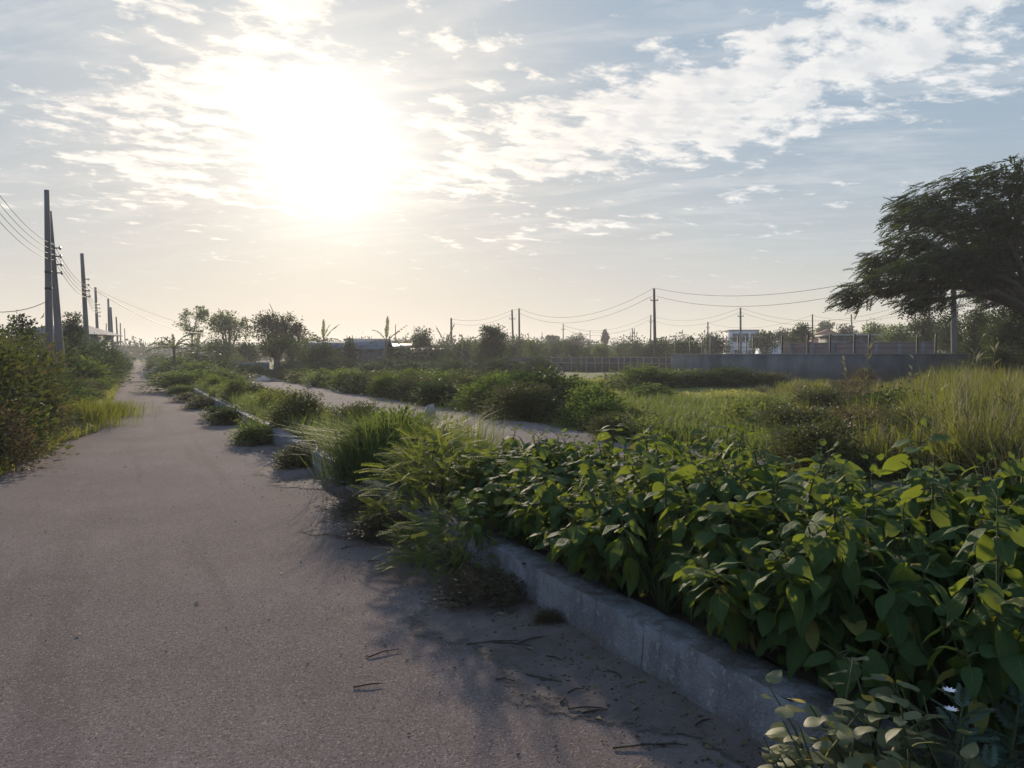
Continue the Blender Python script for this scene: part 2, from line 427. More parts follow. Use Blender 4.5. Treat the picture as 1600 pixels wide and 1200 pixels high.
# ------------------------------------------------------------------ mesh building
class MB:
    def __init__(self):
        self.V, self.T, self.Q, self.U, self.nv = [], [], [], [], 0

    def add(self, V, F, uv=None):
        V = np.asarray(V, np.float32).reshape(-1, 3)
        F = np.asarray(F, np.int32)
        self.V.append(V)
        (self.T if F.shape[1] == 3 else self.Q).append(F + self.nv)
        self.U.append(np.zeros((len(V), 3), np.float32) if uv is None else uv)
        self.nv += len(V)
        return self

    def box(self, c, size, rz=0.0, tilt=None):
        s = np.array(size) / 2
        V = np.array([[x, y, z] for z in (-1, 1) for y in (-1, 1) for x in (-1, 1)]) * s
        if tilt is not None:
            V = V @ np.array(tilt).T
        cz, sz = math.cos(rz), math.sin(rz)
        V = V @ np.array([[cz, sz, 0], [-sz, cz, 0], [0, 0, 1]]) + np.array(c)
        F = [[0, 2, 3, 1], [4, 5, 7, 6], [0, 1, 5, 4], [2, 6, 7, 3], [0, 4, 6, 2], [1, 3, 7, 5]]
        return self.add(V, F)

    def tube(self, pts, rad, sides=6, cap=True):
        P = np.asarray(pts, float)
        n = len(P)
        rad = np.broadcast_to(np.asarray(rad, float), (n,))
        T = np.gradient(P, axis=0)
        T /= np.linalg.norm(T, axis=1)[:, None] + 1e-9
        ref = np.array([0, 0, 1.0]) if abs(T[:, 2].mean()) < .9 else np.array([1.0, 0, 0])
        A = np.cross(T, ref)
        A /= np.linalg.norm(A, axis=1)[:, None] + 1e-9
        B = np.cross(T, A)
        th = np.linspace(0, 2 * np.pi, sides, endpoint=False)
        V = (P[:, None] + rad[:, None, None] * (np.cos(th)[None, :, None] * A[:, None] + np.sin(th)[None, :, None] * B[:, None])).reshape(-1, 3)
        i = np.arange(n - 1)[:, None] * sides
        j = np.arange(sides)[None]
        k = (j + 1) % sides
        F = np.stack([i + j, i + sides + j, i + sides + k, i + k], -1).reshape(-1, 4)
        base = self.nv
        self.add(V, F)
        if cap:
            c = self.nv
            self.add([P[0], P[-1]], np.zeros((0, 3), int))
            jj = np.arange(sides)
            kk = (jj + 1) % sides
            self.T.append(np.stack([np.full(sides, c), base + jj, base + kk], -1).astype(np.int32))
            o = base + (n - 1) * sides
            self.T.append(np.stack([np.full(sides, c + 1), o + kk, o + jj], -1).astype(np.int32))
        return self

    def inst(self, tpl, M, T):
        V, F, U = tpl
        N, m = len(T), len(V)
        W = np.einsum('nij,mj->nmi', M, V) + T[:, None]
        FF = (F[None] + (np.arange(N) * m)[:, None, None]).reshape(-1, F.shape[1])
        return self.add(W.reshape(-1, 3), FF, np.tile(U, (N, 1)).astype(np.float32))

    def mesh(self, name, mat, smooth=False, uv=False):
        V = np.concatenate(self.V)
        T = np.concatenate(self.T) if self.T else np.zeros((0, 3), np.int32)
        Q = np.concatenate(self.Q) if self.Q else np.zeros((0, 4), np.int32)
        me = bpy.data.meshes.new(name)
        me.vertices.add(len(V))
        me.vertices.foreach_set('co', V.astype(np.float32).ravel())
        loops = np.concatenate([T.ravel(), Q.ravel()]).astype(np.int32)
        me.loops.add(len(loops))
        me.loops.foreach_set('vertex_index', loops)
        start = np.concatenate([np.arange(len(T)) * 3, len(T) * 3 + np.arange(len(Q)) * 4]).astype(np.int32)
        me.polygons.add(len(start))
        me.polygons.foreach_set('loop_start', start)
        if smooth:
            me.polygons.foreach_set('use_smooth', np.ones(len(start), bool))
        if uv:
            a = me.attributes.new('luv', 'FLOAT_VECTOR', 'POINT')
            a.data.foreach_set('vector', np.concatenate(self.U).astype(np.float32).ravel())
        me.update(calc_edges=True)
        me.materials.append(MATS[mat])
        return me

    def build(self, name, mat, parent=None, loc=(0, 0, 0), rz=0.0, smooth=False, uv=False):
        o = bpy.data.objects.new(name, self.mesh(name, mat, smooth, uv))
        col.objects.link(o)
        o.parent = parent
        o.location = loc
        o.rotation_euler = (0, 0, rz)
        return o


def tag(o, label=None, cat=None, group=None, kind=None):
    for k, v in (('label', label), ('category', cat), ('group', group), ('kind', kind)):
        if v:
            o[k] = v
    return o


def thing(name, label, cat, loc, rz=0.0, group=None, scale=(1, 1, 1)):
    o = bpy.data.objects.new(name, None)
    o.empty_display_size = .2
    col.objects.link(o)
    o.location, o.rotation_euler, o.scale = tuple(map(float, loc)), (0, 0, rz), scale
    return tag(o, label, cat, group)


def copy_thing(src, label, loc, rz=0.0, scale=(1, 1, 1), group=None):
    r = src.copy()
    col.objects.link(r)
    r['label'] = label
    if group:
        r['group'] = group
    r.location, r.rotation_euler, r.scale = tuple(map(float, loc)), (0, 0, rz), scale
    for ch in KIDS.get(src.name, []):
        c = ch.copy()
        col.objects.link(c)
        c.parent = r
    return r


KIDS = {}
ORD = ('first second third fourth fifth sixth seventh eighth ninth tenth eleventh twelfth thirteenth fourteenth fifteenth sixteenth '
       'seventeenth eighteenth nineteenth twentieth').split()
ORD += ['twenty-' + w for w in ORD[:9]] + ['thirtieth'] + ['thirty-' + w for w in ORD[:9]]


# templates: axis +Y, width X, normal Z, unit length
def tpl(V, F):
    V = np.array(V, float)
    U = V.copy()
    return V, np.array(F), U


LEAF = tpl([[0, 0, 0], [0, .5, -.04], [0, 1, -.16], [-.26, .42, .06], [.26, .42, .06]], [[0, 1, 2, 3], [0, 4, 2, 1]])
SLIM = tpl([[0, 0, 0], [0, .5, .02], [0, 1, -.1], [-.11, .45, .04], [.11, .45, .04]], [[0, 1, 2, 3], [0, 4, 2, 1]])


def broad_leaf_template(bend=.28, wave=.03, seed=0):
    r = np.random.default_rng(seed)
    vs_ = np.array([0, .05, .14, .26, .40, .54, .68, .81, .92, 1.0])
    hw = np.array([.05, .22, .33, .375, .37, .325, .25, .155, .06, .003])
    us = np.array([-1, -.55, 0, .55, 1])
    V, U = [], []
    ph = r.uniform(0, 6)
    for v, w in zip(vs_, hw):
        for u in us:
            y = v - .09 * abs(u) ** 1.5 * (1 - v) ** 3          # heart-shaped base lobes
            zz = .13 * abs(u) * w / .37 - bend * v * v + wave * math.sin(9 * v + ph + u) * abs(u)
            zz -= .10 * u * u * (w / .37)
            V.append([u * w, y, zz])
            U.append([u, v, 0])
    F = []
    for i in range(len(vs_) - 1):
        for j in range(4):
            a = i * 5 + j
            F.append([a, a + 1, a + 6, a + 5])
    return np.array(V), np.array(F), np.array(U, float)


BROAD = [broad_leaf_template(b, w, s) for b, w, s in ((.18, .03, 1), (.32, .04, 2), (.45, .03, 3), (.08, .05, 4))]


def frond_template(pairs=7, ll=.34, lw=.075, droop=.18, sweep=.5):
    V, F = [], []
    for i in range(pairs):
        v = (i + .7) / pairs
        y, z = v, -droop * v * v
        L = ll * (1 - .55 * abs(v - .4))
        for s in (-1, 1):
            b = len(V)
            dx, dy = s * L * math.cos(sweep), L * math.sin(sweep)
            V += [[0, y - lw * .5, z], [dx * .6 + 0, y + dy * .6 - lw, z - .05 * L], [dx, y + dy, z - .22 * L], [dx * .5, y + dy * .5 + lw, z - .03 * L]]
            F.append([b, b + 1, b + 2, b + 3])
    b = len(V)
    V += [[-.012, 0, 0], [.012, 0, 0], [.008, 1, -droop], [-.008, 1, -droop]]
    F.append([b, b + 1, b + 2, b + 3])
    return tpl(V, F)


FROND = frond_template()


def norm(a):
    return a / (np.linalg.norm(a, axis=-1, keepdims=True) + 1e-9)


def frames(axis, up):
    """columns side, axis, normal"""
    a = norm(axis)
    s = norm(np.cross(a, up))
    n = np.cross(s, a)
    return np.stack([s, a, n], -1)


def rand_dirs(r, n):
    return norm(r.normal(size=(n, 3)))


def blades(mb, r, pos, h, width, lean, cur=1.0, lean_dir=None):
    N = len(pos)
    a = r.uniform(0, 2 * np.pi, N) if lean_dir is None else lean_dir
    D = np.stack([np.cos(a), np.sin(a), np.zeros(N)], -1)
    b = a + np.pi / 2 + r.normal(0, .5, N)
    S = np.stack([np.cos(b), np.sin(b), np.zeros(N)], -1)
    V = []
    for f, wf in ((0, .8), (.4, 1.0), (.75, .65), (1.0, 0)):
        c = pos + D * (lean * h * f ** 1.7 * cur)[:, None]
        c = c + np.array([0, 0, 1]) * (h * f * (1 - .45 * np.clip(lean, 0, 1.3) * f))[:, None]
        if wf > 0:
            V += [c - S * (width * wf / 2)[:, None], c + S * (width * wf / 2)[:, None]]
        else:
            V += [c]
    V = np.stack(V, 1)
    base = (np.arange(N) * 7)[:, None]
    q = np.concatenate([base + np.array([0, 1, 3, 2]), base + np.array([2, 3, 5, 4])])
    nv = mb.nv
    mb.add(V.reshape(-1, 3), q)
    mb.T.append((base + np.array([4, 5, 6]) + nv).astype(np.int32))


def clumped(r, n, centres, rad):
    c = centres[r.integers(0, len(centres), n)]
    a, d = r.uniform(0, 2 * np.pi, n), np.abs(r.normal(0, rad, n))
    return c + np.stack([np.cos(a) * d, np.sin(a) * d, np.zeros(n)], -1), a


# ------------------------------------------------------------------ ground, roads, kerbs
g = MB()
xs = np.concatenate([[-2600, -900, -300], np.linspace(-120, 120, 61), [300, 900, 2600]])
ys = np.concatenate([[-600, -120], np.linspace(-20, 160, 46), [300, 700, 1500, 3200]])
X, Y = np.meshgrid(xs, ys)
S, T_ = st(X, Y)
Z = -.03 + .16 * np.clip((S - 10) / 6, 0, 1) * (np.sin(X * .31 + 1.3) * np.cos(Y * .23) + .4 * np.sin(X * .9 + Y * .7)) * ((X > -60) & (Y < 110) & (S > 9))
Z += .10 * np.clip((-2.5 - S) / 3, 0, 1)
V = np.stack([X, Y, Z], -1).reshape(-1, 3)
nx = len(xs)
F = [[j * nx + i, j * nx + i + 1, (j + 1) * nx + i + 1, (j + 1) * nx + i] for j in range(len(ys) - 1) for i in range(nx - 1)]
g.add(V, F)
tag(g.build('ground', 'field_ground'), 'flat green field ground stretching to the horizon', kind='structure')


def strip(name, mat, left, right, t0, t1, step, z, label, zfun=None, nx=2):
    """a sheet in road coordinates: across from left(t) to right(t); object axes follow the road"""
    mb = MB()
    ts = np.arange(t0, t1 + .01, step)
    V = []
    for t in ts:
        a, b = left(t), right(t)
        for k in range(nx):
            s = a + (b - a) * k / (nx - 1)
            V.append([s, t, z + (zfun(s, t) if zfun else 0)])
    F = [[i * nx + k, i * nx + k + 1, (i + 1) * nx + k + 1, (i + 1) * nx + k] for i in range(len(ts) - 1) for k in range(nx - 1)]
    U = np.zeros((len(V), 3), np.float32)
    U[:, 0] = np.tile(np.arange(nx) / (nx - 1), len(ts))
    mb.add(V, F, U)
    return tag(mb.build(name, mat, rz=RA, smooth=zfun is not None, uv=True), label, kind='structure')


def wob(t, k, a):
    return a * (math.sin(t * 1.7 + k) + .6 * math.sin(t * 4.3 + 2 * k) + .4 * math.sin(t * 9.1 + k * k)) / 2


def left_edge(t):
    pts = [(-6, -3.2), (6, -2.4), (11, -1.75), (15, -1.35), (19, -.75), (26, -.8), (60, -.7), (400, -.6)]
    return float(np.interp(t, [p[0] for p in pts], [p[1] for p in pts])) + wob(t, 2.0, .12)


strip('road', 'asphalt', left_edge, lambda t: 2.3 + (0 if t < 40 else .15 + wob(t, 1, .2)), -6, 420, .4, .0, 'narrow brown grey tarred road running to the horizon')
strip('second_road', 'asphalt_pale', lambda t: 4.05, lambda t: 8.6 + wob(t, 5, .18), -12, 110, .4, .0, 'wider pale road beyond the planted median')
strip('verge_dirt', 'field_ground', lambda t: left_edge(t) - 1.6 + wob(t, 4, .3), lambda t: left_edge(t) + .05 + wob(t, 7, .12), -6, 60, .3, .006, 'earth verge beside the road')
strip('median_soil', 'bed_soil', lambda t: 2.485, lambda t: 3.845, -8, 42, .5, .2, 'raised soil bed of the median', lambda s, t: .05 * math.sin(t * 1.3 + s * 2) + .03 * math.sin(t * 3.1), 5)
DIRT_W = lambda t: 2.27 - max(.2, .62 + .3 * math.sin(t * 1.9 + .5) + .16 * math.sin(t * 4.7)) * (1 if t < 12 else .6)
DIRT_Z = lambda s, t: .034 * min(1, max(0, (s - DIRT_W(t)) / (2.27 - DIRT_W(t)))) ** 1.8 * (1 + .4 * math.sin(t * 7) * math.sin(t * 2.3))
strip('gutter_dirt', 'kerb_dirt', DIRT_W, lambda t: 2.272, -4, 38, .12, .004, 'dry dirt drifted against the kerb',
      lambda s, t: DIRT_Z(s, t), 8)


def kerb(name, s0, s1, h, t0, t1, label, seed):
    r = np.random.default_rng(seed)
    mb = MB()
    seg = 2.4
    t = t0
    while t < t1 - .1:
        e = min(t + seg, t1)
        near = t < 14
        ts = np.arange(t + .007, e, .06 if near else .4)
        ts = np.append(ts, e - .007)
        prof = [(s0 - .012, -.05), (s0 - .006, h * .35), (s0, h * .7), (s0, h - .009), (s0 + .003, h - .003), (s0 + .012, h),
                (s0 + (s1 - s0) * .5, h + .002), (s1 - .02, h), (s1, h - .02), (s1, -.05)]
        dz, ds = r.normal(0, .006), r.normal(0, .006)
        V = []
        for i, tt in enumerate(ts):
            end = i in (0, len(ts) - 1)
            chip = (-.022 * r.random() ** 5 - (.01 if end else 0)) if near else 0
            for k, (s, z) in enumerate(prof):
                j = r.normal(0, .0018) if near else 0
                V.append([s + ds + j + (.4 * -chip if k in (3, 4) else 0), tt, z + (dz if z > 0 else 0) + j + (chip if k in (4, 5) else 0)])
        n = len(prof)
        F = [[i * n + k, (i + 1) * n + k, (i + 1) * n + k + 1, i * n + k + 1] for i in range(len(ts) - 1) for k in range(n - 1)]
        mb.add(V, F)
        for i, flip in ((0, 1), (len(ts) - 1, 0)):
            E = [V[i * n + k] for k in range(n)]
            c = np.mean(E, 0)
            mb.add(np.vstack([E, c]), [[n, k, k + 1] if flip else [n, k + 1, k] for k in range(n - 1)])
        t = e
    return tag(mb.build(name, 'kerb_concrete', rz=RA, smooth=False), label, kind='structure')


kerb('kerb', 2.27, 2.48, .27, -4.1, 39, 'weathered concrete kerb wall between the road and the planted median', 3)
kerb('second_kerb', 3.85, 4.03, .26, -6, 58, 'sunlit concrete kerb between the median and the second road', 4)

# a strip of standing water out in the field
w = MB()
a, b = ground(640, 588.0), ground(775, 589.5)
w.add([[a[0], a[1], .16], [b[0], b[1], .16], [b[0] + 2, b[1] + 3.5, .16], [a[0] + 2, a[1] + 5, .16]], [[0, 1, 2, 3]])
tag(w.build('pond_water', 'water'), 'narrow strip of bright standing water in the field', kind='structure')


# ------------------------------------------------------------------ shrubs
def shrub_src(name, mat, seed, nclump, per, leaf, stem_n=7, tplt=LEAF, up=.35, shape=1.0, spread=.16):
    """unit shrub, 1 m across and 1 m tall: stems and foliage"""
    r = np.random.default_rng(seed)
    fol, stm = MB(), MB()
    d = rand_dirs(r, nclump)
    d[:, 2] = np.abs(d[:, 2])
    rad = r.uniform(.25, 1, nclump) ** .45
    lob = 1 + .28 * np.sin(3 * np.arctan2(d[:, 1], d[:, 0]) + seed) + .2 * r.normal(size=nclump)
    C = d * rad[:, None] * np.array([.46, .46, .80])
    C[:, :2] *= lob[:, None] ** .6
    C[:, 2] = .08 + C[:, 2] * (.75 + .35 * lob) * shape
    for i in range(stem_n * 2):
        e = C[r.integers(0, nclump)]
        p0 = np.array([0, 0, -.02])
        mid = p0 + (e - p0) * .5 + np.array([0, 0, .10])
        stm.tube([p0, mid, e], [.018, .012, .004], 4, cap=False)
    N = nclump * per
    ci = np.repeat(np.arange(nclump), per)
    off = r.normal(size=(N, 3)) * spread * np.array([.8, .8, .7])
    pos = C[ci] + off * r.uniform(.5, 1.2, N)[:, None]
    pos[:, 2] = np.maximum(pos[:, 2], .02)
    ax = norm(norm(off) + .7 * norm(C[ci] * np.array([1, 1, .6])) + np.array([0, 0, up]) + .45 * r.normal(size=(N, 3)))
    upv = norm(np.array([0, 0, 1.0]) + .6 * r.normal(size=(N, 3)))
    M = frames(ax, upv) * (leaf * r.uniform(.6, 1.3, N))[:, None, None]
    fol.inst(tplt, M, pos)
    # protruding shoots that break the outline
    for i in range(nclump // 5):
        k = r.integers(0, nclump)
        e = C[k]
        dirv = norm(e * np.array([1, 1, 1.2]) + np.array([0, 0, .5]) + .3 * r.normal(size=3))
        L = r.uniform(.12, .3)
        tip = e + dirv * L
        stm.tube([[0, 0, -.02], e * [.6, .6, .7], e, e + dirv * L * .6, tip], [.012, .009, .006, .004, .002], 3, cap=False)
        n = 14
        f = r.uniform(.2, 1, n)
        pp = e + dirv * (L * f)[:, None]
        ax = norm(dirv + 1.0 * r.normal(size=(n, 3)))
        fol.inst(tplt, frames(ax, norm(np.array([0, 0, 1.]) + .4 * r.normal(size=(n, 3)))) * (leaf * .62 * r.uniform(.6, 1.2, n))[:, None, None], pp)
    src = {'fol': fol.mesh('foliage', mat), 'stm': stm.mesh('stems', 'bark')}
    src['name'] = name
    return src


def place_shrub(src, label, loc, w, h, group=None, cat='shrub', rz=None):
    o = thing(src['name'], label, cat, loc, random.uniform(0, 6.28) if rz is None else rz, group, (w, w, h))
    for nm, key in (('foliage', 'fol'), ('stems', 'stm')):
        c = bpy.data.objects.new(nm, src[key])
        col.objects.link(c)
        c.parent = o
    return o


SHR = {}
for key, mat, leafsz, ncl, per in (('olive', 'olive_leaf', .056, 95, 75), ('brown', 'brown_leaf', .05, 80, 60), ('green', 'green_leaf', .08, 80, 50),
                                   ('dark', 'dark_leaf', .08, 85, 55), ('weed', 'fern_leaf', .085, 46, 26)):
    SHR[key] = [shrub_src({'olive': 'olive_shrub', 'brown': 'withered_shrub', 'green': 'green_shrub', 'dark': 'dark_shrub', 'weed': 'leafy_weed'}[key],
                          mat, 40 + i * 7 + len(key), ncl, per, leafsz) for i in range(3)]
WORD = {'olive': 'olive green small-leaved', 'brown': 'brownish half-withered', 'green': 'mid green bushy', 'dark': 'dark green dense', 'weed': 'bright leafy'}
NC = {}


def shrubs(lst, where, group, zfun=None):
    """lst: (px, Y, width px, top py, kind); numbered along their row from the camera"""
    for i, (px, Yd, wpx, top, kind) in enumerate(lst):
        x = (px - 800) / FPX * Yd
        z = 0 if zfun is None else zfun(x, Yd)
        h = CAM_H + (HOR - top) / FPX * Yd - z
        s = SHR[kind][NC.setdefault(kind, 0) % 3]
        NC[kind] += 1
        place_shrub(s, f'{WORD[kind]} shrub {where}, {ORD[i]} from the camera', (x, Yd, z), wpx / FPX * Yd * 1.12, h * (.88 if Yd < 30 and px < 160 else .96), group)


shrubs([(-95, 10.2, 150, 585, 'olive'), (-25, 10.6, 130, 618, 'brown'), (-60, 12, 190, 505, 'olive'), (8, 12.2, 90, 622, 'green'), (30, 13.8, 95, 572, 'olive'), (8, 14.5, 140, 512, 'olive'),
        (58, 15.3, 80, 615, 'brown'), (66, 17.5, 85, 596, 'olive'), (42, 18, 110, 556, 'dark'), (15, 20, 130, 516, 'olive'), (98, 20.5, 70, 600, 'green'),
        (84, 23, 80, 583, 'olive'), (128, 26, 55, 604, 'green'), (58, 26, 110, 552, 'dark'), (112, 28, 70, 588, 'brown'), (148, 33, 46, 592, 'green')],
       'on the verge across the road', 'shrubs crowding the verge across the road')
shrubs([(125, 36, 80, 560, 'green'), (85, 36, 95, 548, 'dark'), (150, 40, 60, 575, 'olive'), (40, 36, 130, 528, 'olive'), (130, 44, 80, 540, 'dark'), (105, 46, 80, 528, 'dark'), (165, 48, 42, 574, 'green'),
        (150, 52, 70, 538, 'dark'), (170, 60, 44, 560, 'olive'), (160, 66, 55, 545, 'dark'), (178, 74, 34, 562, 'green'), (175, 86, 44, 552, 'dark'), (186, 96, 26, 562, 'green'), (184, 115, 32, 554, 'dark'),
        (190, 140, 26, 556, 'green'), (193, 180, 24, 553, 'dark')],
       'behind the row of leaning poles', 'shrubs behind the row of poles')
# far end of the median and between the two roads
shrubs([(300, 35, 95, 580, 'green'), (338, 37, 70, 577, 'green'), (352, 44, 70, 578, 'olive'), (272, 45, 60, 580, 'green'), (312, 50, 70, 566, 'green'), (262, 56, 48, 572, 'dark'), (285, 62, 60, 560, 'green'),
        (335, 64, 60, 562, 'dark'), (255, 72, 40, 562, 'dark'), (370, 74, 50, 560, 'olive'), (300, 80, 70, 552, 'dark'), (252, 95, 34, 558, 'green'), (245, 130, 28, 555, 'dark')],
       'where the median ends', 'shrubs where the median ends')
# far verge of the second road
lst = []
for i in range(22):
    t = 15.5 + i * 1.75 + rng.uniform(-.4, .4)
    p = road(9.25 + rng.uniform(-.15, .75), t)
    px = 800 + p[0] / p[1] * FPX
    h = rng.uniform(.62, 1.02)
    top = HOR + (CAM_H - h) / p[1] * FPX
    lst.append((px, p[1], rng.uniform(1.1, 1.9) * FPX / p[1], top, ['green', 'olive', 'green', 'dark', 'weed'][rng.integers(0, 5)]))
shrubs(lst, 'along the far side of the second road', 'shrubs along the far side of the second road')
shrubs([(850, 21.5, 110, 575, 'dark'), (902, 22, 70, 592, 'green'), (800, 25, 90, 582, 'green'), (745, 27, 90, 582, 'olive'), (700, 30, 90, 580, 'green'), (640, 33, 80, 578, 'green'), (590, 37, 80, 577, 'olive'), (540, 41, 70, 577, 'green')],
       'in the second row behind that verge', 'shrubs of the second row behind the verge')
shrubs([(960, 14.8, 70, 645, 'olive'), (1010, 14.2, 60, 650, 'weed'), (940, 17, 70, 622, 'green'), (1000, 17.5, 80, 634, 'weed'), (1075, 15.5, 80, 648, 'weed'), (1160, 16, 90, 622, 'weed'), (1230, 15, 80, 640, 'olive'), (1190, 20, 60, 616, 'weed')],
       'at the edge of the open field', 'shrubs at the edge of the open field')
shrubs([(1010, 27, 75, 601, 'green'), (955, 36, 70, 585, 'weed'), (1008, 38, 95, 572, 'green'), (1060, 39, 80, 580, 'dark'), (1105, 39, 80, 582, 'dark'), (1145, 40, 70, 572, 'dark'), (1200, 40, 70, 580, 'olive'),
        (1080, 41.5, 80, 578, 'green'), (1330, 34, 80, 592, 'brown'), (1345, 38, 45, 574, 'brown'), (1460, 37, 60, 588, 'dark')],
       'out in the field before the walls', 'shrubs out in the field')

shrubs([(1290, 10.5, 150, 655, 'olive'), (1420, 11.5, 110, 640, 'olive'), (1250, 13.5, 120, 630, 'olive'), (1340, 13, 100, 628, 'brown'), (1400, 16, 110, 616, 'dark'), (1290, 19, 90, 606, 'olive'), (1340, 22, 90, 601, 'brown'), (1560, 14, 90, 628, 'olive'), (1500, 20, 110, 604, 'brown'), (1640, 10, 160, 650, 'olive')],
       'standing in the tall grass', 'shrubs standing in the tall grass')

# ------------------------------------------------------------------ the broad-leaved shrubs over the kerb


def broad_src(seed, nshoot, R0, hmin, hmax):
    r = np.random.default_rng(seed)
    lv, sm = MB(), MB()
    for k in range(nshoot):
        a = r.uniform(0, 6.283)
        q = math.sqrt(r.uniform(0, 1))
        base = np.array([math.cos(a), math.sin(a), 0]) * q * R0 * .45
        H = r.uniform(hmin, hmax) * (1 - .28 * q * q)
        out = np.array([math.cos(a), math.sin(a), 0]) * (q * R0 * .75) + np.append(r.normal(0, .04, 2), 0)
        pts = np.array([base * 0 + [0, 0, -.06], base + out * .35 + [0, 0, H * .5], base + out * .8 + [0, 0, H * .85], base + out + [0, 0, H]])
        sm.tube(pts, [.009, .008, .006, .003], 5, cap=False)
        nn = r.integers(6, 9)
        vig = r.uniform(.75, 1.15)
        ph = r.uniform(0, 3.14)
        for i in range(nn):
            f = .34 + .66 * (i / (nn - 1)) ** .8
            g_ = f * 3
            j = min(int(g_), 2)
            p = pts[j] + (pts[j + 1] - pts[j]) * (g_ - j)
            u = i / (nn - 1)
            L = np.interp(u, [0, .3, .6, .8, .92, 1], [.10, .13, .148, .14, .105, .055]) * r.uniform(.75, 1.15) * vig
            el = np.interp(u, [0, .4, .7, .9, 1], [-.95, -.6, -.24, .06, .5]) + r.normal(0, .16)
            for s in (0, 1):
                th = ph + i * math.pi / 2 + s * math.pi + r.normal(0, .22)
                e2 = el + r.normal(0, .12)
                ax = np.array([math.cos(th) * math.cos(e2), math.sin(th) * math.cos(e2), math.sin(e2)])
                pet = .045 + .03 * (1 - u)
                b = p + ax * pet + np.array([0, 0, .01])
                sm.tube([p, p + ax * pet * .5 + [0, 0, .008], b], [.0028, .0022, .002], 3, cap=False)
                roll = r.normal(0, .28)
                upv = np.array([-math.sin(th) * math.sin(roll), math.cos(th) * math.sin(roll), math.cos(roll)])
                M = frames(ax[None], upv[None]) * L
                lv.inst(BROAD[r.integers(0, 4)], M, b[None])
    return {'name': 'broad_leaved_shrub', 'fol': lv.mesh('leaves', 'broad_leaf', True, True), 'stm': sm.mesh('stems', 'green_stem', True)}


BRD = [broad_src(200 + i, 17, .46, .34, .72) for i in range(6)]


def place_broad(i, label, s, t, w, h, group, z=.20):
    src = BRD[i % len(BRD)]
    o = thing(src['name'], label, 'shrub', road(s, t, z), random.uniform(0, 6.28), group, (w, w, h))
    for nm, key in (('leaves', 'fol'), ('stems', 'stm')):
        c = bpy.data.objects.new(nm, src[key])
        col.objects.link(c)
        c.parent = o


k = 0
rows = [(2.70, 'crouching low against the kerb', 1.7, 5.3, .42), (2.88, 'leaning over the kerb', 1.9, 6.2, .46), (3.18, 'in the middle row of the median', 1.7, 7.0, .48), (3.5, 'in the row nearest the second road', 1.4, 8.2, .52), (3.85, 'spilling onto the second road', 1.2, 7.0, .66)]
for s, where, t0, t1, dt in rows:
    n = int((t1 - t0) / dt)
    for j in range(n):
        t = t0 + j * dt + rng.uniform(-.1, .1)
        hs = np.interp(t, [0, 3.5, 5.0, 6.5, 8.5], [1.32, 1.3, 1.16, .96, .82]) * rng.uniform(.76, 1.16) * (1.0 if s > 3 else .86 if s > 2.6 else .55)
        place_broad(k, f'broad-leaved shrub {where}, {ORD[j]} from the camera', s + rng.uniform(-.06, .06), t, rng.uniform(.85, 1.15) * (.8 if s < 2.75 else 1), hs, 'broad-leaved shrubs filling the median')
        k += 1
place_broad(1, 'small broad-leaved shrub crouching low at the end of the broad-leaved row', 2.46, 5.15, .85, .8, 'broad-leaved shrubs filling the median')


# ------------------------------------------------------------------ finer plants of the median
def feather_src(name, mat, seed, n, L, droop, tplt=FROND, rise=(.1, 1.2), h0=.25, wid=.45):
    """a bush of feathery sprays"""
    r = np.random.default_rng(seed)
    fol, stm = MB(), MB()
    a = r.uniform(0, 6.283, n)
    q = np.sqrt(r.uniform(0, 1, n))
    hz = r.uniform(0, 1, n)
    C = np.stack([np.cos(a) * q * wid, np.sin(a) * q * wid, .05 + hz * (1 - .5 * q ** 2) * h0 * 3], -1)
    e = r.uniform(rise[0], rise[1], n) * (1 - .6 * q)
    ax = np.stack([np.cos(a) * np.cos(e), np.sin(a) * np.cos(e), np.sin(e)], -1) + .35 * r.normal(size=(n, 3))
    up = norm(np.array([0, 0, 1.]) + .35 * r.normal(size=(n, 3)))
    fol.inst(tplt, frames(ax, up) * (L * r.uniform(.6, 1.25, n))[:, None, None], C)
    for i in range(0, n, max(1, n // 24)):
        stm.tube([np.array([0, 0, -.02]), C[i] * [.7, .7, .6], C[i]], [.007, .005, .002], 3, cap=False)
    return {'name': name, 'fol': fol.mesh('foliage', mat), 'stm': stm.mesh('stems', 'bark')}


FEA = [feather_src('feathery_bush', 'fern_leaf', 300 + i, 420, .17, .2, frond_template(9, .22, .05, .2, .6)) for i in range(2)]
for lab, s, t, w_, h_ in (('feathery yellow-green bush spilling over the kerb onto the road', 2.38, 6.35, 1.15, .92), ('low feathery bush sprawling on the road below the kerb', 2.16, 5.3, 1.0, .58),
                          ('feathery bush standing inside the median behind the spilling one', 2.75, 7.2, 1.1, .9), ('small feathery bush between tall grass and broad leaves', 3.3, 8.3, .9, .85)):
    o = place_shrub(FEA[int(t * 10) % 2], lab, road(s, t, .02 if s < 2.2 else .2), w_, h_, 'feathery bushes beside the kerb', 'bush')

# tall grass clumps arching over the kerb
def grass_clump(label, loc, n, h, rad, mat, lean=(.3, 1.1), width=.010, seed=1, name='grass_clump'):
    r = np.random.default_rng(seed)
    mb = MB()
    pos, a = clumped(r, n, np.zeros((1, 3)), rad)
    blades(mb, r, pos, r.uniform(.5, 1.1, n) * h, np.full(n, width), r.uniform(lean[0], lean[1], n), 1.0, a + r.normal(0, .7, n))
    o = mb.build(name, mat, loc=tuple(map(float, loc)))
    return tag(o, label, 'grass clump')


